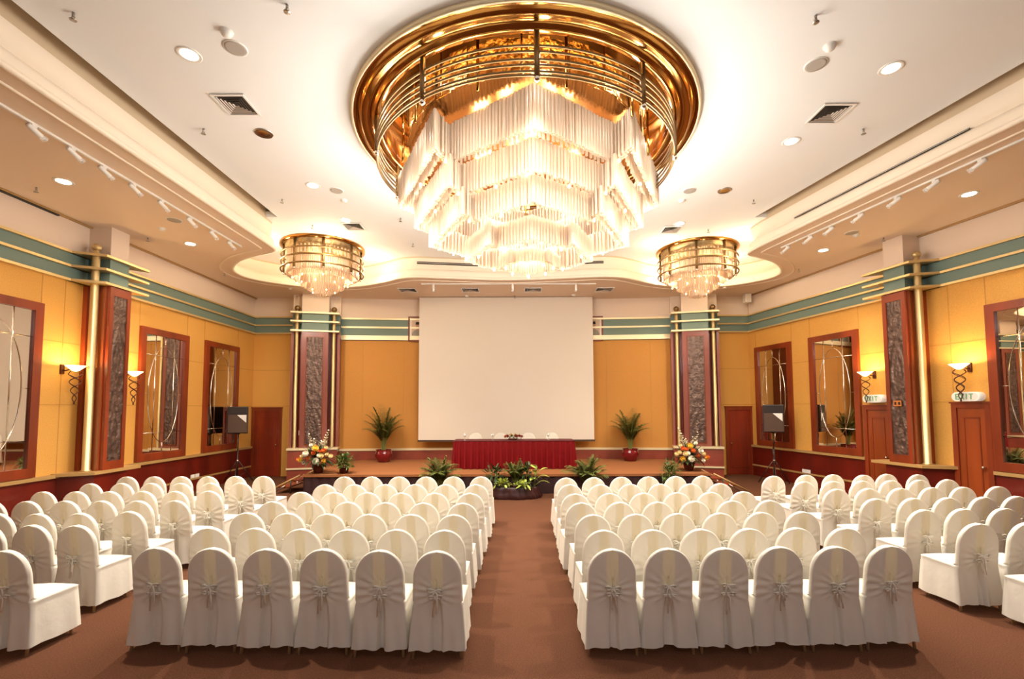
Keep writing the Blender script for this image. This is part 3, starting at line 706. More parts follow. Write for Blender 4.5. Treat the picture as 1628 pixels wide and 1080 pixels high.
def chandelier_lamps(cx, cy, q, col):
    """lamps inside the tiers, small ones under the hems, and a ring of lamps round the drum"""
    for z, r, m, p in ((5.9, .9, 6, 7), (5.9, .3, 2, 6), (5.38, .75, 5, 6), (5.0, .5, 4, 4.5), (4.75, .2, 2, 3)):
        for k in range(m):
            a = 2*PI*(k+.5)/m
            light('POINT', (cx+.08+r*math.cos(a), cy+.25+r*math.sin(a), z), p*q, col, .12, name='chandelier_lamp')
    for s_, z, m, p in ((1.10, 5.52, 14, 9), (1.0, 5.10, 12, 7.5), (.88, 4.74, 10, 8), (.62, 4.42, 8, 8)):
        for k in range(m):
            a = 2*PI*(k+.5*(z > 5.2))/m; r = 1.9*s_
            light('POINT', (cx+.08+r*math.cos(a), cy+.25+r*math.sin(a), z), p*q, col, .14, name='chandelier_lamp')
    for k in range(10):
        a = 2*PI*k/10+.4
        light('POINT', (cx+2.05*math.cos(a), cy+2.05*math.sin(a), 6.22), 4*q, col, .05, name='chandelier_lamp')
chandelier_lamps(CX0, CY0, 1.5, (1, .94, .84))
dup(BC, (0.9, -2.2, ZC), 0, 'added unseen copy of the huge crystal chandelier behind the camera, for fill light')  # unseen copy, added to carry the fill lamps below
for k in range(6):
    a = 2*PI*k/6
    light('POINT', (.9+2.0*math.cos(a), -2.2+2.0*math.sin(a), 5.2), 22, (.70, .82, 1), .1, name='chandelier_lamp')  # added bluish fill for the front chair backs and near ceiling
def small_chandelier(x, y, label):
    root = thing('ceiling_chandelier', label, 'chandelier', (x, y, ZC), 0, 'small round chandeliers in the ceiling bays')
    Z = lambda z: z-ZC
    MB().lathe([(1.06, 0), (1.06, -.05), (1.0, -.07), (.95, -.06), (.95, 0)], 56).obj('brass_ring', 'brass', root)
    MB().lathe([(.93, -.0), (.93, -.16), (.3, -.17), (0, -.17)], 48).obj('canopy_drum', 'canopy_bronze', root)
    for z in (6.17, 5.985, 5.78):
        MB().tube([(1.02*math.cos(2*PI*i/64), 1.02*math.sin(2*PI*i/64), Z(z)) for i in range(64)], .022, 6, closed=True).obj('guard_rail', 'brass_rail', root)
    for k in range(8):
        a = -PI/2+PI/8+2*PI*k/8; px, py = .95*math.cos(a), .95*math.sin(a)
        po = MB().tube([(px, py, -.03), (px, py, Z(5.70))], .03, 8).obj('rail_post', 'brass_rail', root)
        MB().sphere((px, py, Z(5.675)), .03, 10, 8).obj('ball_end', 'chrome', po)
    circ = lambda r, n=28: [(r*math.cos(2*PI*i/n), r*math.sin(2*PI*i/n)) for i in range(n)]
    for r, zt, zb, sp in ((.89, 6.28, 6.08, .09), (.87, 6.02, 5.66, .043), (.72, 5.74, 5.58, .045), (.52, 5.64, 5.40, .042), (.36, 5.46, 5.30, .04), (.19, 5.36, 5.18, .04)):
        curtain(circ(r), Z(zb), Z(zt), sp, 'crystal_tier', root, .012, .022, 'crystal_small')
    for r, z, m in ((.89, 5.82, 10), (.74, 5.56, 9), (.54, 5.46, 7), (.30, 5.28, 5)):
        for k in range(m):
            a = 2*PI*(k+.3)/m; MB().sphere((r*math.cos(a), r*math.sin(a), Z(z)), .014, 8, 6, sz=1.5).obj('bulb', 'bulb_on', root)
    for k in range(3):
        a = 2*PI*k/3+.5
        light('POINT', (x+.5*math.cos(a), y+.5*math.sin(a), 5.80), 11, (1, .78, .50), .05, name='chandelier_lamp')
    for k in range(4):
        a = 2*PI*k/4+.5
        light('POINT', (x+1.25*math.cos(a), y+1.25*math.sin(a), 5.93), 19, (1, .80, .52), .06, name='chandelier_lamp')
small_chandelier(-5.02, 12.2, 'small round brass-railed chandelier in the left ceiling bay')
small_chandelier(5.06, 12.5, 'small round brass-railed chandelier in the right ceiling bay')

# ------------------------------------------------------------------ stage
DK = 0.5
st = thing('stage_platform', 'low carpeted stage platform with dark skirting across the end of the hall', 'stage', (0, 13.5, 0))
MB().prism([(-5.35, -1.53), (5.07, -1.53), (5.07, 1.1)]+[(x, arc_y(x)-13.5-.032) for x in [5.0-10*i/20 for i in range(21)]]+[(-5.35, 1.1)], .44, DK).obj('stage_deck', 'stage_carpet', st)
b = MB(); n = 260; V = []
path = [(-5.33, 1.0), (-5.33, -1.50), (5.05, -1.50), (5.05, 1.0)]
pts = []
for a, c in zip(path[:-1], path[1:]):
    a, c = Vector(a), Vector(c); m = int((c-a).length/.04)
    d = (c-a).normalized(); nn = Vector((d.y, -d.x))
    for k in range(m): pts.append((a.lerp(c, k/m)+nn*(.012*math.sin(k*1.1)+.008*math.sin(k*.43))))
for z in (0.0, .44): V += [(p.x, p.y, z) for p in pts]
m = len(pts); b.add(V, [(i, i+1, m+i+1, m+i) for i in range(m-1)], smooth=True); b.obj('stage_skirt', 'skirt_dark', st)
def stage_steps(x, y, s, label):
    r = thing('stage_steps', label, 'steps', (x, y, 0), 0, 'folding steps at the stage ends')
    for k, (d, z) in enumerate(((.62, .17), (.32, .34))):
        MB().box(min(s*d, s*(d-.28)), max(s*d, s*(d-.28)), -.38, .38, z-.03, z).obj('tread', 'frame_wood', r)
    for yy in (-.4, .38):
        MB().tube([(s*.95, yy, .02), (s*.06, yy, .47)], .022, 6).obj('side_rail', 'rail_wood', r)
        MB().tube([(s*.75, yy, 0), (s*.45, yy, .20)], .02, 6).obj('strut', 'steel', r)
        MB().tube([(s*.30, yy, .0), (s*.30, yy, .33)], .018, 6).obj('leg', 'black_plastic', r)
stage_steps(-5.42, 12.55, -1, 'folding steps with sloping rails at the left end of the stage')
stage_steps(5.14, 12.55, 1, 'folding steps with sloping rails at the right end of the stage')

# projection screen
sr = thing('projection_screen', 'large white projection screen hanging from the soffit behind the stage', 'screen', (-.19, 15.16, 1.1))
MB().box(-2.85, 2.85, -.01, .01, .06, ZS-1.1-.02).obj('screen_sheet', 'screen_white', sr)
MB().box(-2.87, 2.87, -.03, .03, 0, .06).obj('bottom_bar', 'screen_bar', sr)
# portraits
def portrait(x, y, rz, label, tone):
    r = thing('framed_portrait', label, 'picture', (x, y, 4.42), rz, 'framed portraits beside the screen')
    w, h = .68, .84
    f = MB(); e = .05
    f.box(-w/2, w/2, -.04, 0, 0, e).box(-w/2, w/2, -.04, 0, h-e, h).box(-w/2, -w/2+e, -.04, 0, e, h-e).box(w/2-e, w/2, -.04, 0, e, h-e)
    f.obj('picture_frame', 'frame_wood', r)
    MB().box(-w/2+e, w/2-e, -.02, -.01, e, h-e).obj('mount_board', 'mat_board', r)
    MB().box(-w/2+.11, w/2-.11, -.024, -.02, .11, h-.11).obj('picture_ground', 'photo_back', r)
    b = MB(); T = Matrix(((1, 0, 0, 0), (0, 0, -1, -.024), (0, 1, 0, 0), (0, 0, 0, 1)))
    b.prism([(-.22, .11), (.22, .11), (.22, .26), (.16, .36), (.06, .40), (-.06, .40), (-.16, .36), (-.22, .26)], 0, .002, 0, T)
    b.prism([(.09*math.cos(2*PI*k/20), .50+.12*math.sin(2*PI*k/20)) for k in range(20)], 0, .004, 1, T)
    b.prism([(-.10, .57), (.10, .57), (.085, .66), (-.085, .66)], 0, .006, 2, T)
    b.obj('picture', [tone, 'skin', 'cap_black'], r)
portrait(-3.13, 15.50, math.radians(4), 'framed portrait photograph half hidden behind the left edge of the screen', 'suit')
portrait(2.72, 15.52, math.radians(-3), 'framed portrait photograph half hidden behind the right edge of the screen', 'suit')

# head table
TY = 13.0; TXC, TW = 0.05, 1.68
t = thing('head_table', 'long head table with pleated red skirt and dark top on the stage', 'table', (TXC, TY+.35, DK))
b = MB(); pts = []
path = [(-TW, .35), (-TW, -.35), (TW, -.35), (TW, .35), (-TW, .35)]
k = 0
for a, c in zip(path[:-1], path[1:]):
    a, c = Vector(a), Vector(c); m = int((c-a).length/.016); d = (c-a).normalized(); nn = Vector((d.y, -d.x))
    for i in range(m):
        pts.append((a.lerp(c, i/m), nn, k)); k += 1
V = []; zs = [0.01, .1, .25, .45, .65, .755]
for z in zs:
    amp = .007+.034*(1-z/.76)
    for p, nn, k in pts:
        q = p+nn*(amp*math.sin(k*.62+.5*math.sin(k*.13))+.05*(1-z/.76)+.003*math.sin(k*2.1)); V.append((q.x, q.y, z))
m = len(pts); b.add(V, [(j*m+i, j*m+(i+1) % m, (j+1)*m+(i+1) % m, (j+1)*m+i) for j in range(len(zs)-1) for i in range(m)], smooth=True)
b.obj('table_skirt', 'red_cloth', t)
bevel(MB().box(-TW-.012, TW+.012, -.362, .362, .755, .785).obj('table_top', 'burgundy_top', t), .008)
for x in (-1.5, 1.5):
    for y in (-.28, .28): MB().tube([(x, y, 0), (x, y, .755)], .02, 8).obj('leg', 'steel', t)
TZ = DK+.785
def goblet(x, label):
    g = thing('wine_glass', label, 'glass', (x, TY+.12, TZ), 0, 'goblets on the head table')
    MB().lathe([(0, .0), (.04, .002), (.038, .006), (.006, .012), (.005, .085), (.02, .095), (.04, .13), (.042, .16), (.036, .19), (.034, .19), (.04, .16), (.038, .132), (.018, .10), (0, .095)], 18).obj('glass_body', 'clear_glass', g)
    MB().lathe([(0, .10), (.018, .103), (.036, .132), (.0375, .15), (0, .15)], 16).obj('drink', 'petal_white', g)
for x, nm in ((-1.33, 'first from the left'), (-.55, 'left of the flower centrepiece'), (1.01, 'alone at the right')):
    goblet(x, 'clear stemmed goblet on the red table, '+nm)

# ------------------------------------------------------------------ plants and flowers
def leaf(b, base, d, L, w, mi=0, droop=.3, up=Vector((0, 0, 1)), seg=3):
    d = Vector(d).normalized(); s = d.cross(up); s = s.normalized() if s.length > 1e-3 else Vector((1, 0, 0)); nrm = s.cross(d)
    V = []; P = []
    for i in range(seg+1):
        u = i/seg; c = Vector(base)+d*L*u-Vector((0, 0, 1))*droop*L*u*u+nrm*0
        ww = w*(math.sin(PI*min(1, .12+.88*u)))**.8 if i < seg else 0
        V += [c-s*ww/2, c+nrm*(-.12*ww), c+s*ww/2]
    fs = []
    for i in range(seg):
        a = i*3; fs += [(a, a+1, a+4, a+3), (a+1, a+2, a+5, a+4)]
    b.add(V, fs, mi, True)
def frond(h, az, lean, L, n=26, ll=.26, w=.022):
    """areca frond: bare stalk, then an arching rachis with two ranks of leaflets"""
    b = MB(); ca, sa = math.cos(az), math.sin(az); pts = []
    for i in range(17):
        u = i/16; rad = lean*L*(.10*u+.95*u**2.6); z = h+L*(u-.42*lean*u**3.2)
        pts.append(Vector((.05*ca+rad*ca, .05*sa+rad*sa, z)))
    b.tube(pts, [.009*(1-.8*i/16) for i in range(17)], 5, 1)
    for k in range(n):
        u = .36+.64*k/(n-1); f = u*16; i = min(15, int(f)); p = pts[i].lerp(pts[i+1], f-i); t = (pts[i+1]-pts[i]).normalized()
        s = t.cross(Vector((0, 0, 1)));  s = s.normalized() if s.length > .05 else Vector((-sa, ca, 0))
        up = s.cross(t)
        q = ll*(.45+.75*math.sin(PI*min(1, .1+.85*(k/(n-1)))))
        for sg in (-1, 1):
            d = (s*sg*.8+t*.7+up*rnd.uniform(-.05, .3)); leaf(b, p, d, q*rnd.uniform(.85, 1.1), w, 0, .40, seg=3)
    return b
def palm(name, label, x, y, z, pot, h, spread, nf, seed, ll=.26, group=None):
    global rnd
    old = rnd; rnd = random.Random(seed)
    r = thing(name, label, 'plant', (x, y, z), 0, group)
    if pot == 'red':
        MB().lathe([(0, 0), (.17, 0), (.185, .015), (.23, .10), (.265, .2), (.26, .28), (.225, .345), (.225, .365), (.245, .38), (.24, .39), (.215, .385), (.205, .33), (0, .33)], 36).obj('pot', 'pot_red', r)
        MB().lathe([(.21, .335), (0, .345)], 20).obj('soil', 'soil', r); z0 = .33
    else:
        MB().lathe([(0, 0), (.14, 0), (.18, .22), (.19, .22), (.19, .25), (.165, .25), (.16, .2), (0, .2)], 24).obj('pot', 'pot_brown', r)
        MB().lathe([(.165, .21), (0, .22)], 16).obj('soil', 'soil', r); z0 = .2
    for k in range(nf):
        az = k*2.399+rnd.uniform(-.3, .3); ln = (.15+.95*((k+.5)/nf)**.9)*spread; L = (h-z0)*rnd.uniform(.72, 1.0)*(1.0-.28*(k/nf))
        o = frond(z0, az, ln, L, ll=ll*rnd.uniform(.85, 1.1)).obj('frond', ['palm_green', 'palm_stem'], r); o.scale = (1, .8, 1)
    rnd = old
palm('potted_palm', 'tall areca palm in a glossy red pot left of the screen', -4.06, 14.80, DK, 'red', 1.92, .52, 26, 11, .30, 'palms in red pots on stage')
palm('potted_palm', 'tall areca palm in a glossy red pot right of the screen', 3.74, 14.85, DK, 'red', 1.84, .52, 25, 22, .30, 'palms in red pots on stage')
palm('floor_palm', 'leafy palm on the floor before the left end of the red table', -1.78, 11.45, 0, 'brown', 1.12, .72, 28, 33, .24, 'low palms in front of the stage')
palm('floor_palm', 'leafy palm on the floor before the right end of the red table', 1.82, 11.45, 0, 'brown', 1.12, .72, 28, 44, .24, 'low palms in front of the stage')
def leaf_ball(seed, n, c, rx, rz, L, w, mi=0, b=None):
    r = random.Random(seed); b = b or MB()
    for k in range(n):
        a = r.uniform(0, 2*PI); e = r.uniform(-.35, 1.0); q = r.uniform(.25, 1)
        ce = math.cos(e*1.3); d = Vector((math.cos(a)*ce, math.sin(a)*ce, math.sin(e*1.3)))
        p = Vector(c)+Vector((d.x*rx*q, d.y*rx*q, d.z*rz*q)); dd = d+Vector((r.uniform(-.5, .5), r.uniform(-.5, .5), r.uniform(-.3, .5)))
        leaf(b, p, dd, L*r.uniform(.6, 1.2), w*r.uniform(.7, 1.2), mi, r.uniform(.1, .6))
    return b
def bush(label, x, y, z, rx, rz, ch, seed, pot=True):
    r = thing('potted_bush', label, 'plant', (x, y, z))
    ph = ch*.55
    MB().lathe([(0, 0), (.10, 0), (.13, ph), (.14, ph), (.14, ph+.02), (.115, ph+.02), (.11, ph-.02), (0, ph-.02)], 20).obj('pot', 'pot_brown', r)
    o = leaf_ball(seed, 420, (0, 0, ch), rx, rz, .10, .035).obj('foliage', 'leaf_mid', r); o['kind'] = 'stuff'
    s = MB(); rr = random.Random(seed)
    for k in range(9):
        a = rr.uniform(0, 6.28); s.tube([(0, 0, ph-.03), (rx*.3*math.cos(a), rx*.3*math.sin(a), ch), (rx*.8*math.cos(a), rx*.8*math.sin(a), ch+rz*.5)], .006, 4)
    s.obj('stems', 'palm_stem', r)
bush('round leafy green bush beside the left flower arrangement on stage', -4.38, 12.22, DK, .25, .25, .28, 5)
bush('taller leafy green bush on the floor beside the right flower arrangement', 3.92, 11.66, 0, .24, .38, .52, 6)
def bloom(r, m, n=3, pet=11, seed=0):
    b = MB(); q = random.Random(seed); b.sphere((0, 0, 0), r*.45, 8, 6)
    for j in range(n):
        e = .15+1.25*j/n
        for k in range(pet):
            a = 2*PI*k/pet+j*.4; d = Vector((math.cos(a)*math.cos(e), math.sin(a)*math.cos(e), math.sin(e)))
            leaf(b, d*r*.25, d, r*.85, r*.5, 0, -.15, seg=2)
    return b
def arrangement(label, x, y, z, seed, flip=1):
    r = thing('flower_arrangement', label, 'flowers', (x, y, z), 0, 'flower arrangements at the stage ends'); q = random.Random(seed)
    MB().lathe([(0, 0), (.10, 0), (.13, .1), (.15, .2), (.16, .2), (.16, .22), (.13, .22), (0, .2)], 22).obj('pot', 'pot_brown', r)
    lf = leaf_ball(seed, 220, (0, 0, .36), .34, .28, .20, .05)
    for k in range(40):
        a = q.uniform(0, 6.28); leaf(lf, (0, 0, .3), (math.cos(a), math.sin(a)*.6, q.uniform(.2, 2.2)), q.uniform(.4, .75), .035, 0, .15)
    o = lf.obj('foliage', 'leaf_dark', r); o['kind'] = 'stuff'
    for k, (dx, dy, h) in enumerate(((-.26, 0, .98), (-.15, .05, .85), (.02, .1, .80), (.17, .02, .95), (.25, 0, 1.08), (.10, -.05, .78))):
        b = MB(); b.tube([(0, 0, .25), (flip*dx*.5, dy*.5, h*.6), (flip*dx, dy, h)], .006, 4, 1)
        for i in range(9):
            u = .5+.5*i/8; c = Vector((flip*dx*u, dy*u, h*u+.02)); s = .075*(1.25-.75*i/8)
            for j in range(4):
                a = j*PI/2+i; leaf(b, c, (math.cos(a), math.sin(a)-.6, .5), s*1.2, s, 0, -.1, seg=2)
        b.obj('flower_spike', ['petal_white', 'palm_stem'], r)
    specs = [('petal_white', .085, -.22, .52), ('petal_white', .095, .05, .33), ('petal_yellow', .085, .03, .66), ('petal_yellow', .08, .24, .32), ('petal_yellow', .07, -.36, .36), ('petal_orange', .07, -.03, .54), ('petal_orange', .06, -.40, .38), ('petal_orange', .06, -.16, .40), ('petal_orange', .07, .24, .60), ('petal_white', .07, .12, .47), ('petal_cream', .06, .34, .50), ('petal_cream', .06, .42, .46), ('petal_white', .06, -.27, .29), ('petal_cream', .075, .2, .46), ('petal_orange', .055, .12, .58), ('petal_cream', .06, -.3, .46), ('petal_white', .055, -.1, .74), ('petal_cream', .05, .31, .68)]
    for k, (m, rr, dx, dz) in enumerate(specs):
        b = bloom(rr, m, seed=k); o = b.obj('bloom', m, r); o.location = (flip*dx, -.20-.10*q.random(), dz); o.rotation_euler = (math.radians(60), 0, q.uniform(-.6, .6))
    return r
arrangement('tall arrangement of white, yellow and orange flowers at the left stage end', -5.08, 12.3, DK, 3)
arrangement('tall arrangement of white, yellow and orange flowers at the right stage end', 4.72, 12.55, DK, 9, -1)
c = thing('flower_centrepiece', 'low centrepiece of red and yellow flowers on the red head table', 'flowers', (.02, TY+.2, TZ))
MB().lathe([(0, 0), (.12, 0), (.14, .04), (0, .04)], 20).obj('dish', 'pot_brown', c)
o = leaf_ball(14, 90, (0, 0, .085), .25, .05, .09, .03).obj('foliage', 'leaf_dark', c); o['kind'] = 'stuff'
for k in range(15):
    a = 2.4*k; rr = .27*math.sqrt((k+.5)/15); m = 'petal_yellow' if k in (0, 1, 3) else ('petal_white' if k in (2, 7) else ('petal_orange' if k in (5, 12) else 'petal_red'))
    o = bloom(.048, m, seed=k).obj('bloom', m, c); o.location = (rr*math.cos(a), rr*.45*math.sin(a), .14-.22*rr)
# planter at the head of the aisle
p = thing('planter', 'oval planter wrapped in dark gathered cloth at the head of the aisle', 'planter', (.02, 11.5, 0))
b = MB(); n = 96; V = []; zs = [(0, 1.06), (.05, 1.12), (.12, 1.05), (.2, 1.0), (.26, .98), (.28, .93)]
for z, s in zs:
    for k in range(n):
        a = 2*PI*k/n; w = 1+.025*math.sin(k*1.7)+.03*math.sin(k*.61+z*9)
        V.append((.62*s*w*math.cos(a), .30*s*w*math.sin(a), z))
b.add(V, [(j*n+k, j*n+(k+1) % n, (j+1)*n+(k+1) % n, (j+1)*n+k) for j in range(len(zs)-1) for k in range(n)], smooth=True); b.obj('cloth_wrap', 'wrap_cloth', p)
MB().prism([(.57*math.cos(2*PI*k/32), .27*math.sin(2*PI*k/32)) for k in range(32)], .22, .27).obj('soil', 'soil', p)
def tuft(label, name, x, y, seed, n, rx, rz, L, w, m, ch=.42):
    r = thing(name, label, 'plant', (x, y, .265))
    o = leaf_ball(seed, n, (0, 0, ch-.265), rx, rz, L, w).obj('foliage', m, r); o['kind'] = 'stuff'
    s = MB(); q = random.Random(seed)
    for k in range(6):
        a = q.uniform(0, 6.28); s.tube([(0, 0, 0), (rx*.5*math.cos(a), rx*.4*math.sin(a), ch-.2)], .007, 4)
    s.obj('stems', 'palm_stem', r)
tuft('dark green leafy plant at the left end of the planter', 'planter_shrub', -.42, 11.55, 51, 110, .26, .24, .20, .05, 'leaf_dark', .52)
tuft('dark green leafy plant at the right of the planter', 'planter_shrub', .36, 11.58, 52, 110, .24, .24, .20, .05, 'leaf_dark', .54)
tuft('lime green pothos spilling over the planter front, left clump', 'pothos', -.24, 11.3, 53, 60, .19, .10, .10, .07, 'leaf_lime', .36)
tuft('lime green pothos spilling over the planter front, right clump', 'pothos', .26, 11.3, 54, 52, .18, .10, .11, .075, 'leaf_lime', .34)
palm('planter_palm', 'small feathery palm standing up in the middle of the planter', .08, 11.54, .06, 'brown', .98, .5, 16, 61, .18)
r = thing('dumb_cane', 'broad pale-leaved plant at the right end of the planter', 'plant', (.52, 11.45, .265))
q = random.Random(77)
MB().tube([(0, 0, 0), (.04, 0, .25), (.08, 0, .50)], .014, 6).obj('stem', 'palm_stem', r)
for k in range(9):
    a = k*2.1; b = MB(); z0 = .10+.045*k
    b.tube([(.08*(k/9), 0, z0-.08), (.08+.09*math.cos(a), .07*math.sin(a), z0+.04)], .006, 4)
    leaf(b, (.08+.09*math.cos(a), .07*math.sin(a), z0+.04), (math.cos(a)*.9, math.sin(a)*.7, .75 if k > 4 else .25), .24, .15, 0, .5, seg=5); b.obj('leaf', 'leaf_lime', r)

# ------------------------------------------------------------------ loudspeakers on stands
def pa(x, y, rz, label_s, label_b, cable):
    s = thing('speaker_stand', label_s, 'stand', (x, y, 0), rz, 'tripod loudspeaker stands')
    MB().tube([(0, 0, .12), (0, 0, 1.0)], .022, 10).tube([(0, 0, .9), (0, 0, 1.46)], .016, 10).obj('pole', 'black_plastic', s)
    MB().tube([(0, 0, .62), (0, 0, .70)], .036, 10).obj('collar', 'steel', s)
    for k in range(3):
        a = 2*PI*k/3+.5
        MB().tube([(.03*math.cos(a), .03*math.sin(a), .66), (.46*math.cos(a), .46*math.sin(a), .012)], .013, 6).obj('leg', 'black_plastic', s)
        MB().tube([(0, 0, .2), (.25*math.cos(a), .25*math.sin(a), .31)], .008, 6).obj('brace', 'black_plastic', s)
    MB().lathe([(.05, 1.44), (.06, 1.465), (0, 1.465)], 14).obj('mounting_cup', 'black_plastic', s)
    bx = thing('loudspeaker', label_b, 'speaker', (x, y, 1.47), rz, 'black loudspeakers on tripods')
    w, d, h = .27, .26, .78
    bevel(MB().prism([(-w, -d*.7), (w, -d*.7), (w*.72, d), (-w*.72, d)], 0, h).obj('cabinet', 'black_plastic', bx), .02)
    MB().box(-w+.03, w-.03, -d*.7-.012, -d*.7, .03, h*.70).obj('grille', 'grille_cloth', bx)
    hr = MB(); y0 = -d*.7-.004
    hr.add([(-.2, y0, h*.74), (.2, y0, h*.74), (.2, y0, h*.95), (-.2, y0, h*.95), (-.06, y0+.1, h*.81), (.06, y0+.1, h*.81), (.06, y0+.1, h*.88), (-.06, y0+.1, h*.88)], [(0, 1, 5, 4), (1, 2, 6, 5), (2, 3, 7, 6), (3, 0, 4, 7), (4, 5, 6, 7)])
    hr.box(-.215, .215, y0-.01, y0+.002, h*.95, h*.965).box(-.215, .215, y0-.01, y0+.002, h*.725, h*.74)
    hr.obj('horn', 'black_plastic', bx)
    MB().add([(-.02, y0-.013, h*.69), (w-.05, y0-.013, h*.69), (w-.05, y0-.013, h*.40), (-.02, y0-.009, h*.69), (w-.05, y0-.009, h*.69), (w-.05, y0-.009, h*.40)], [(0, 1, 2), (3, 5, 4), (0, 3, 4, 1), (1, 4, 5, 2), (2, 5, 3, 0)]).obj('corner_logo', 'white_plastic', bx)
    if cable:
        pts = [(-.2, .02, 1.50), (-.26, 0, 1.40), (-.16, -.02, 1.30), (-.05, -.03, 1.26)]
        for i in range(22): a = i*.55; pts.append((.032*math.cos(a), .032*math.sin(a), 1.22-.05*i))
        o = MB().tube([Matrix.Translation((x, y, 0)) @ Matrix.Rotation(rz, 4, 'Z') @ Vector(p) for p in pts], .009, 6).obj('speaker_cable', 'black_plastic'); tag(o, 'dark cable wound round the pole of the right speaker stand', 'cable')
pa(-8.05, 13.75, math.radians(22), 'tripod stand under the left loudspeaker, before a mirror', 'black loudspeaker with white corner triangle on the left tripod', False)
pa(7.42, 13.3, math.radians(-22), 'tripod stand under the right loudspeaker, wound with cable', 'black loudspeaker with white corner triangle on the right tripod', True)

# ------------------------------------------------------------------ covered chairs
def chair_cover(seed):
    r = random.Random(seed); b = MB()
    W = .205; WS = .224; H = .925; ZT = .70; ZSEAT = .47
    NR_, NS = 36, 8
    ss = sorted(set([-1+2*i/NR_ for i in range(NR_+1)]+[-.235, .235, -.18, .18, -.15, .15, -.12, .12, -.09, .09, -.06, .06, -.045, .045, -.03, .03, -.015, .015, 0]))
    nr = len(ss)
    ky = [.605+r.uniform(-.015, .01), .535+r.uniform(-.01, .015)]; ph = [r.uniform(0, 6.28) for _ in range(8)]
    twist = r.uniform(-.012, .012); open_ = r.uniform(.5, 1.2)
    def wz(z):
        if z <= ZT: return W+.006*max(0, (ZT-z)/.25)
        return W*math.sqrt(max(0, 1-((z-ZT)/(H-ZT))**2))
    def lean(z): return -(max(z, .40)-.40)*.115
    def xmap(s, w):
        a = abs(s); xs_ = min(.052, w*.42); v = xs_*(a/.235) if a <= .235 else xs_+(w-xs_)*((a-.235)/.765)
        return math.copysign(v, s)
    def rear(s, z, w):
        x = xmap(s, w); y = lean(z); d = 0
        # bulge and pulled wrinkles that run from the ties to the sides
        y -= .008*math.cos(s*PI/2)
        if .44 < z < .78:
            for zk in ky:
                dx = x-twist; dz = z-zk; rr = math.hypot(dx, dz)
                an = math.atan2(dz, abs(dx)+.004)
                d += .0105*math.sin(an*14+ph[0]+(ph[1] if dx > 0 else 0))*math.exp(-(abs(an)*1.1)**2)*min(1, rr/.05)*max(0, 1-rr/.30)
        if ZT-.02 > z > .5 and abs(x-twist) < .012:   # slit above the ties
            d += .028*open_*max(0, 1-abs(x-twist)/.014)*min(1, (z-.5)/.05)
        if z < ky[1]:      # the open pleat below the lower tie
            q = min(1, (ky[1]-z)/.10); hw = (.014+.028*min(1, (ky[1]-z)/.25))*open_
            e = (abs(x-twist-.01)-hw)/.012
            d += .045*q*max(0, min(1, .5-e*.5))
        if z < .47:        # soft folds in the skirt
            q = min(1, (.47-z)/.3)
            d += q*(.007*math.sin(x*26+ph[2])+.006*math.sin(x*47+ph[3]+z*5))
        y += d
        y -= .028*max(0, (.45-z)/.45)   # skirt flares backwards
        return x, y
    rows = []
    def wsk(z): return .213+.034*min(1, max(0, (.47-z)/.40))**.8
    def skirt_row(z, hem):
        w = wsk(z); row = []; fr = .445+.02*(.47-z)/.47; q = min(1, (.47-z)/.3)
        for s in ss:
            x, y = rear(s, z, w); row.append((x, y, z+(hem*(.007*math.sin(s*4+ph[4])+.002*math.sin(s*11+ph[5])))))
        yr = row[-1][1]
        for k in range(1, NS+1):
            u = k/(NS+1); row.append((w+q*.006*math.sin(u*13+ph[6]), yr+(fr-yr)*u, z+hem*.008*math.sin(u*7)))
        for s in reversed(ss): row.append((xmap(s, w), fr+q*.006*math.sin(s*14+ph[7]), z))
        for k in range(1, NS+1):
            u = 1-k/(NS+1); row.append((-w-q*.006*math.sin(u*13+ph[5]), yr+(fr-yr)*u, z+hem*.008*math.sin(u*6)))
        return row
    for z in (.068, .09, .14, .20, .26, .32, .37, .41, .44): rows.append(skirt_row(z, 1 if z < .1 else .3))
    def mid_row(z, wf, yf, dome=0):
        """back stays in place while the front edge moves in over the seat"""
        row = []
        for s in ss: x, y = rear(s, z, wz(z)); row.append((x, y, z))
        yr = row[-1][1]
        for k in range(1, NS+1):
            u = k/(NS+1); row.append((wf, yr+(yf-yr)*u, ZSEAT-.005+dome))
        for s in reversed(ss): row.append((xmap(s, wf), yf, ZSEAT-.005+dome+.008*math.cos(s*PI/2)))
        for k in range(1, NS+1):
            u = 1-k/(NS+1); row.append((-wf, yr+(yf-yr)*u, ZSEAT-.005+dome))
        return row
    rows.append(mid_row(.462, WS, .445, -.008)); rows.append(mid_row(.468, WS-.014, .432, .0))
    for t in (.36, .26, .16, .08): rows.append(mid_row(.470+.002*(1-t), WS-.02, t, .006))
    TH = .05
    def back_row(z):
        w = wz(z); row = []
        for s in ss: x, y = rear(s, z, w); row.append((x, y, z))
        y0 = lean(z)
        for k in range(1, NS+1):
            u = k/(NS+1); row.append((w+.012*math.sin(u*PI), y0+TH*u, z))
        for s in reversed(ss): row.append((xmap(s, w), y0+TH+.008*math.cos(s*PI/2), z))
        for k in range(1, NS+1):
            u = 1-k/(NS+1); row.append((-w-.012*math.sin(u*PI), y0+TH*u, z))
        return row
    for z in (.485, .50, .515, .53, .545, .56, .575, .59, .605, 0.62, .635, .65, .665, .68, .70): rows.append(back_row(z))
    for k in range(1, 13):
        rows.append(back_row(ZT+(H-ZT)*math.sin(PI/2*k/12.4)))
    n = len(rows[0]); V = [p for row in rows for p in row]
    fs = [(j*n+i, j*n+(i+1) % n, (j+1)*n+(i+1) % n, (j+1)*n+i) for j in range(len(rows)-1) for i in range(n)]
    b.add(V, fs, 0, True)
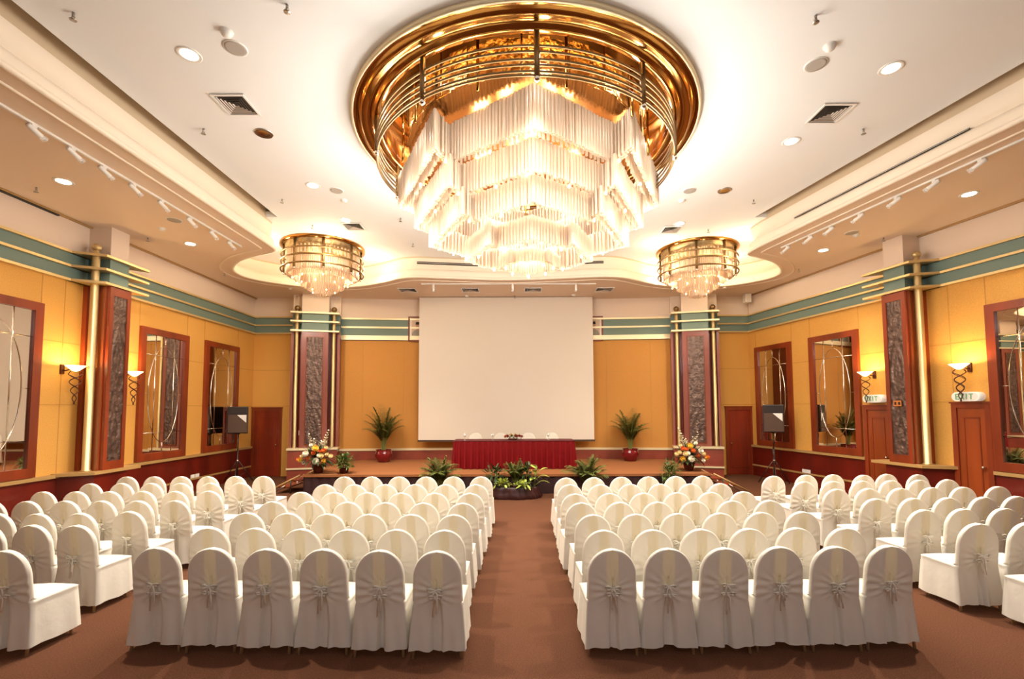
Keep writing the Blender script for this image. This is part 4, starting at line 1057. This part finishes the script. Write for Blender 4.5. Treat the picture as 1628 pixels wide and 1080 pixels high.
    for idx, f in enumerate(fs):
        j, i = idx//n, idx % n
        if i < nr-1 and abs(ss[i]+ss[i+1])/2 < .235 and sum(rows[j][i][2] for _ in (0,)) > .60: b.mi[idx] = 1
    top = len(rows)-1; b.f.append([top*n+i for i in range(n)]); b.mi.append(0); b.sm.append(True)
    return b, ky, twist
def ribbon(ky, tw, seed):
    r = random.Random(seed); b = MB()
    for zk in ky:
        y = -(zk-.40)*.115-.030
        for s in (-1, 1):
            l = r.uniform(.05, .075); dz = r.uniform(.004, .024)
            b.tube([(tw, y-.004, zk), (tw+s*l*.6, y-.012, zk+dz), (tw+s*l, y-.006, zk+dz-.006), (tw+s*l*.7, y-.01, zk-.012), (tw, y-.004, zk-.002)], .0072, 5)
            L = r.uniform(.07, .17); b.tube([(tw, y-.004, zk), (tw+s*.018, y-.012, zk-.03), (tw+s*r.uniform(.004, .03), y-.014, zk-L)], .0065, 5)
        b.sphere((tw, y-.004, zk), .009, 8, 6)
    return b
PROTO = []
for v in range(5):
    cb, ky, tw = chair_cover(100+v)
    me = cb.mesh('chair_cover', ['chair_cloth', 'chair_cloth_single']); rb = ribbon(ky, tw, v).mesh('ribbon_tie', 'ribbon_cloth')
    PROTO.append((me, rb))
LEGM = []
for sx, sy in ((-1, 0), (1, 0), (-1, 1), (1, 1)):
    x = sx*.212; y = -.006 if not sy else .40
    b = MB(); b.tube([(x, y, 0), (x*.93, y+(.05 if not sy else 0), .44)], [.013, .018], 6); LEGM.append(b.mesh('leg', 'chair_leg'))
NCH = 0
def chair(x, y, z, rz, label, group):
    global NCH
    me, rb = PROTO[NCH*7 % 5 if NCH % 3 else (NCH*3+1) % 5]; NCH += 1
    r = thing('banquet_chair', label, 'chair', (x, y, z), rz, group)
    for nm, m in [('chair_cover', me), ('ribbon_tie', rb)]+[('leg', l) for l in LEGM]:
        o = bpy.data.objects.new(nm, m); COL.objects.link(o); o.parent = r
    return r
ORD = ['first', 'second', 'third', 'fourth', 'fifth', 'sixth', 'seventh']
rc = random.Random(5)
def row_of(xl, yl, xr, yr, n, fmt, group, aisle_right):
    for k in range(n):
        u = k/(n-1) if n > 1 else 0; x = xl+(xr-xl)*u; y = yl+(yr-yl)*u
        i = (n-1-k) if aisle_right else k
        chair(x+rc.uniform(-.002, .002), y+.06+rc.uniform(-.012, .012), 0, math.radians(rc.uniform(-1.2, 1.2)), fmt % ORD[i], group)
LC = [(-3.22, 4.26, -.66, 4.14), (-3.20, 4.96, -.70, 4.83), (-3.20, 5.66, -.69, 5.52), (-3.24, 6.35, -.66, 6.20), (-3.18, 7.05, -.63, 6.92), (-3.10, 7.76, -.60, 7.71), (-3.09, 8.63, -.575, 8.58)]
RCb = [(.875, 4.17, 3.39, 4.24), (.93, 4.80, 3.44, 4.88), (.945, 5.50, 3.46, 5.62), (.91, 6.19, 3.45, 6.32), (.92, 6.84, 3.43, 6.97), (.945, 7.66, 3.42, 7.72), (.965, 8.40, 3.48, 8.58)]
for i, (a, b_, c_, d_) in enumerate(LC): row_of(a, b_, c_, d_, 6, 'white covered chair left of centre aisle, '+ORD[i]+' row from the camera, %s from aisle', 'chairs in the block left of the aisle', True)
for i, (a, b_, c_, d_) in enumerate(RCb): row_of(a, b_, c_, d_, 6, 'white covered chair right of centre aisle, '+ORD[i]+' row from the camera, %s from aisle', 'chairs in the block right of the aisle', False)
LS = [(4.19, [-4.5]), (5.09, [-4.71, -5.21, -5.72]), (5.66, [-4.70, -5.22, -5.72, -6.22]), (6.44, [-4.62, -5.13, -5.635, -6.14, -6.645, -7.15]), (7.17, [-4.64, -5.15, -5.655, -6.16, -6.67, -7.175]), (7.95, [-4.61, -5.115, -5.62, -6.125, -6.63, -7.14]), (8.74, [-4.64, -5.165, -5.67, -6.175, -6.68, -7.185])]
for i, (y, X) in enumerate(LS):
    for k, x in enumerate(X):
        yy = y+(.10 if i == 2 and k == 0 else 0)
        chair(x, yy+.06+rc.uniform(-.012, .012), 0, math.radians(rc.uniform(-2, .5)), 'white covered chair in far left block, %s row from the camera, %s from right end' % (ORD[i], ORD[k]), 'chairs in the far left block')
RS = [(4.34, [5.22]), (5.02, [4.975, 5.53]), (5.71, [4.985, 5.51, 6.04]), (6.39, [4.95, 5.48, 5.99, 6.505, 7.02]), (7.16, [4.94, 5.46, 5.965, 6.5, 7.014, 7.6]), (7.88, [4.90, 5.41, 5.92, 6.44, 6.96, 7.48]), (8.55, [4.76, 5.43, 5.95, 6.46, 6.975, 7.49])]
for i, (y, X) in enumerate(RS):
    for k, x in enumerate(X):
        yy = y+.035*k*(1 if i < 6 else .6)+(.10 if (i == 6 and k in (1, 2, 4)) else 0)
        chair(x, yy+.06+rc.uniform(-.012, .012), 0, math.radians(rc.uniform(-.5, 2)), 'white covered chair in far right block, %s row from the camera, %s from left end' % (ORD[i], ORD[k]), 'chairs in the far right block')
for k, (x, nm) in enumerate(((-1.12, 'first'), (-.35, 'second'), (.50, 'third'), (1.22, 'fourth'))):
    chair(x, 14.32, DK, PI, 'white covered chair behind the red head table, %s from the left' % nm, 'chairs behind the head table')

# ------------------------------------------------------------------ warm downlight lamps of the hall, added neutral fill lamps out of view
for k, (nm, y) in enumerate(Ld):
    for x, yy, on in ((-3.9+.04*k, y, k != 1), (4.83-.3*k, y+.27, k != 2)):
        if on: light('SPOT', (x, yy, ZC-.03), 600, WARM, .09, rot=(0, 0, 0), spot=math.radians(110), blend=.7, name='downlight_lamp')
for x, y in ((-7.22, 7.3), (-7.14, 10.15), (7.93, 7.86), (7.31, 10.72)):
    light('SPOT', (x, y, ZS-.03), 80, WARM, .06, rot=(0, 0, 0), spot=math.radians(100), blend=.7, name='downlight_lamp')
for x in (-3.9, 0.4, 5.6):  # added downlights out of view, fill for near chair backs and ceiling
    for y in (3.2, .4, -2.6):
        if x == .4 and y > 2: continue
        downlight(x+(0 if x < 5 else -.0), y, ZC, 'added fill downlight out of view above and behind the camera, %s of the hall, %s' % ('left' if x < 0 else 'middle' if x < 1 else 'right', {3.2: 'front', .4: 'middle', -2.6: 'rear'}[y]))
        light('SPOT', (x, y, ZC-.03), 18, NEUT, .09, rot=(0, 0, 0), spot=math.radians(130), blend=.7, name='downlight_lamp')

# ------------------------------------------------------------------ camera, colour management
cam = bpy.data.cameras.new('camera'); co = bpy.data.objects.new('camera', cam); COL.objects.link(co)
cam.sensor_fit = 'HORIZONTAL'; cam.sensor_width = 36; cam.lens = 36*740/1628; cam.shift_y = 66/1628; cam.clip_end = 100
co.matrix_world = Matrix.Translation((0, 0, 2.17)) @ Matrix.Rotation(PI/2+math.atan(43.7/740), 4, 'X') @ Matrix.Rotation(math.radians(-.2), 4, 'Z')
SC.camera = co
w = bpy.data.worlds.new('world'); SC.world = w; w.use_nodes = True
w.node_tree.nodes['Background'].inputs[0].default_value = (.9, .85, .8, 1); w.node_tree.nodes['Background'].inputs[1].default_value = .02
SC.view_settings.view_transform = 'Standard'; SC.view_settings.look = 'None'; SC.view_settings.gamma = 1; SC.view_settings.use_curve_mapping = False
SC.view_settings.exposure = 1.03
SC.cycles.use_denoising = True; SC.cycles.max_bounces = 7; SC.cycles.diffuse_bounces = 4; SC.cycles.glossy_bounces = 4; SC.cycles.transmission_bounces = 5; SC.cycles.transparent_max_bounces = 10
SC.cycles.sample_clamp_indirect = 6; SC.cycles.caustics_reflective = False; SC.cycles.caustics_refractive = False
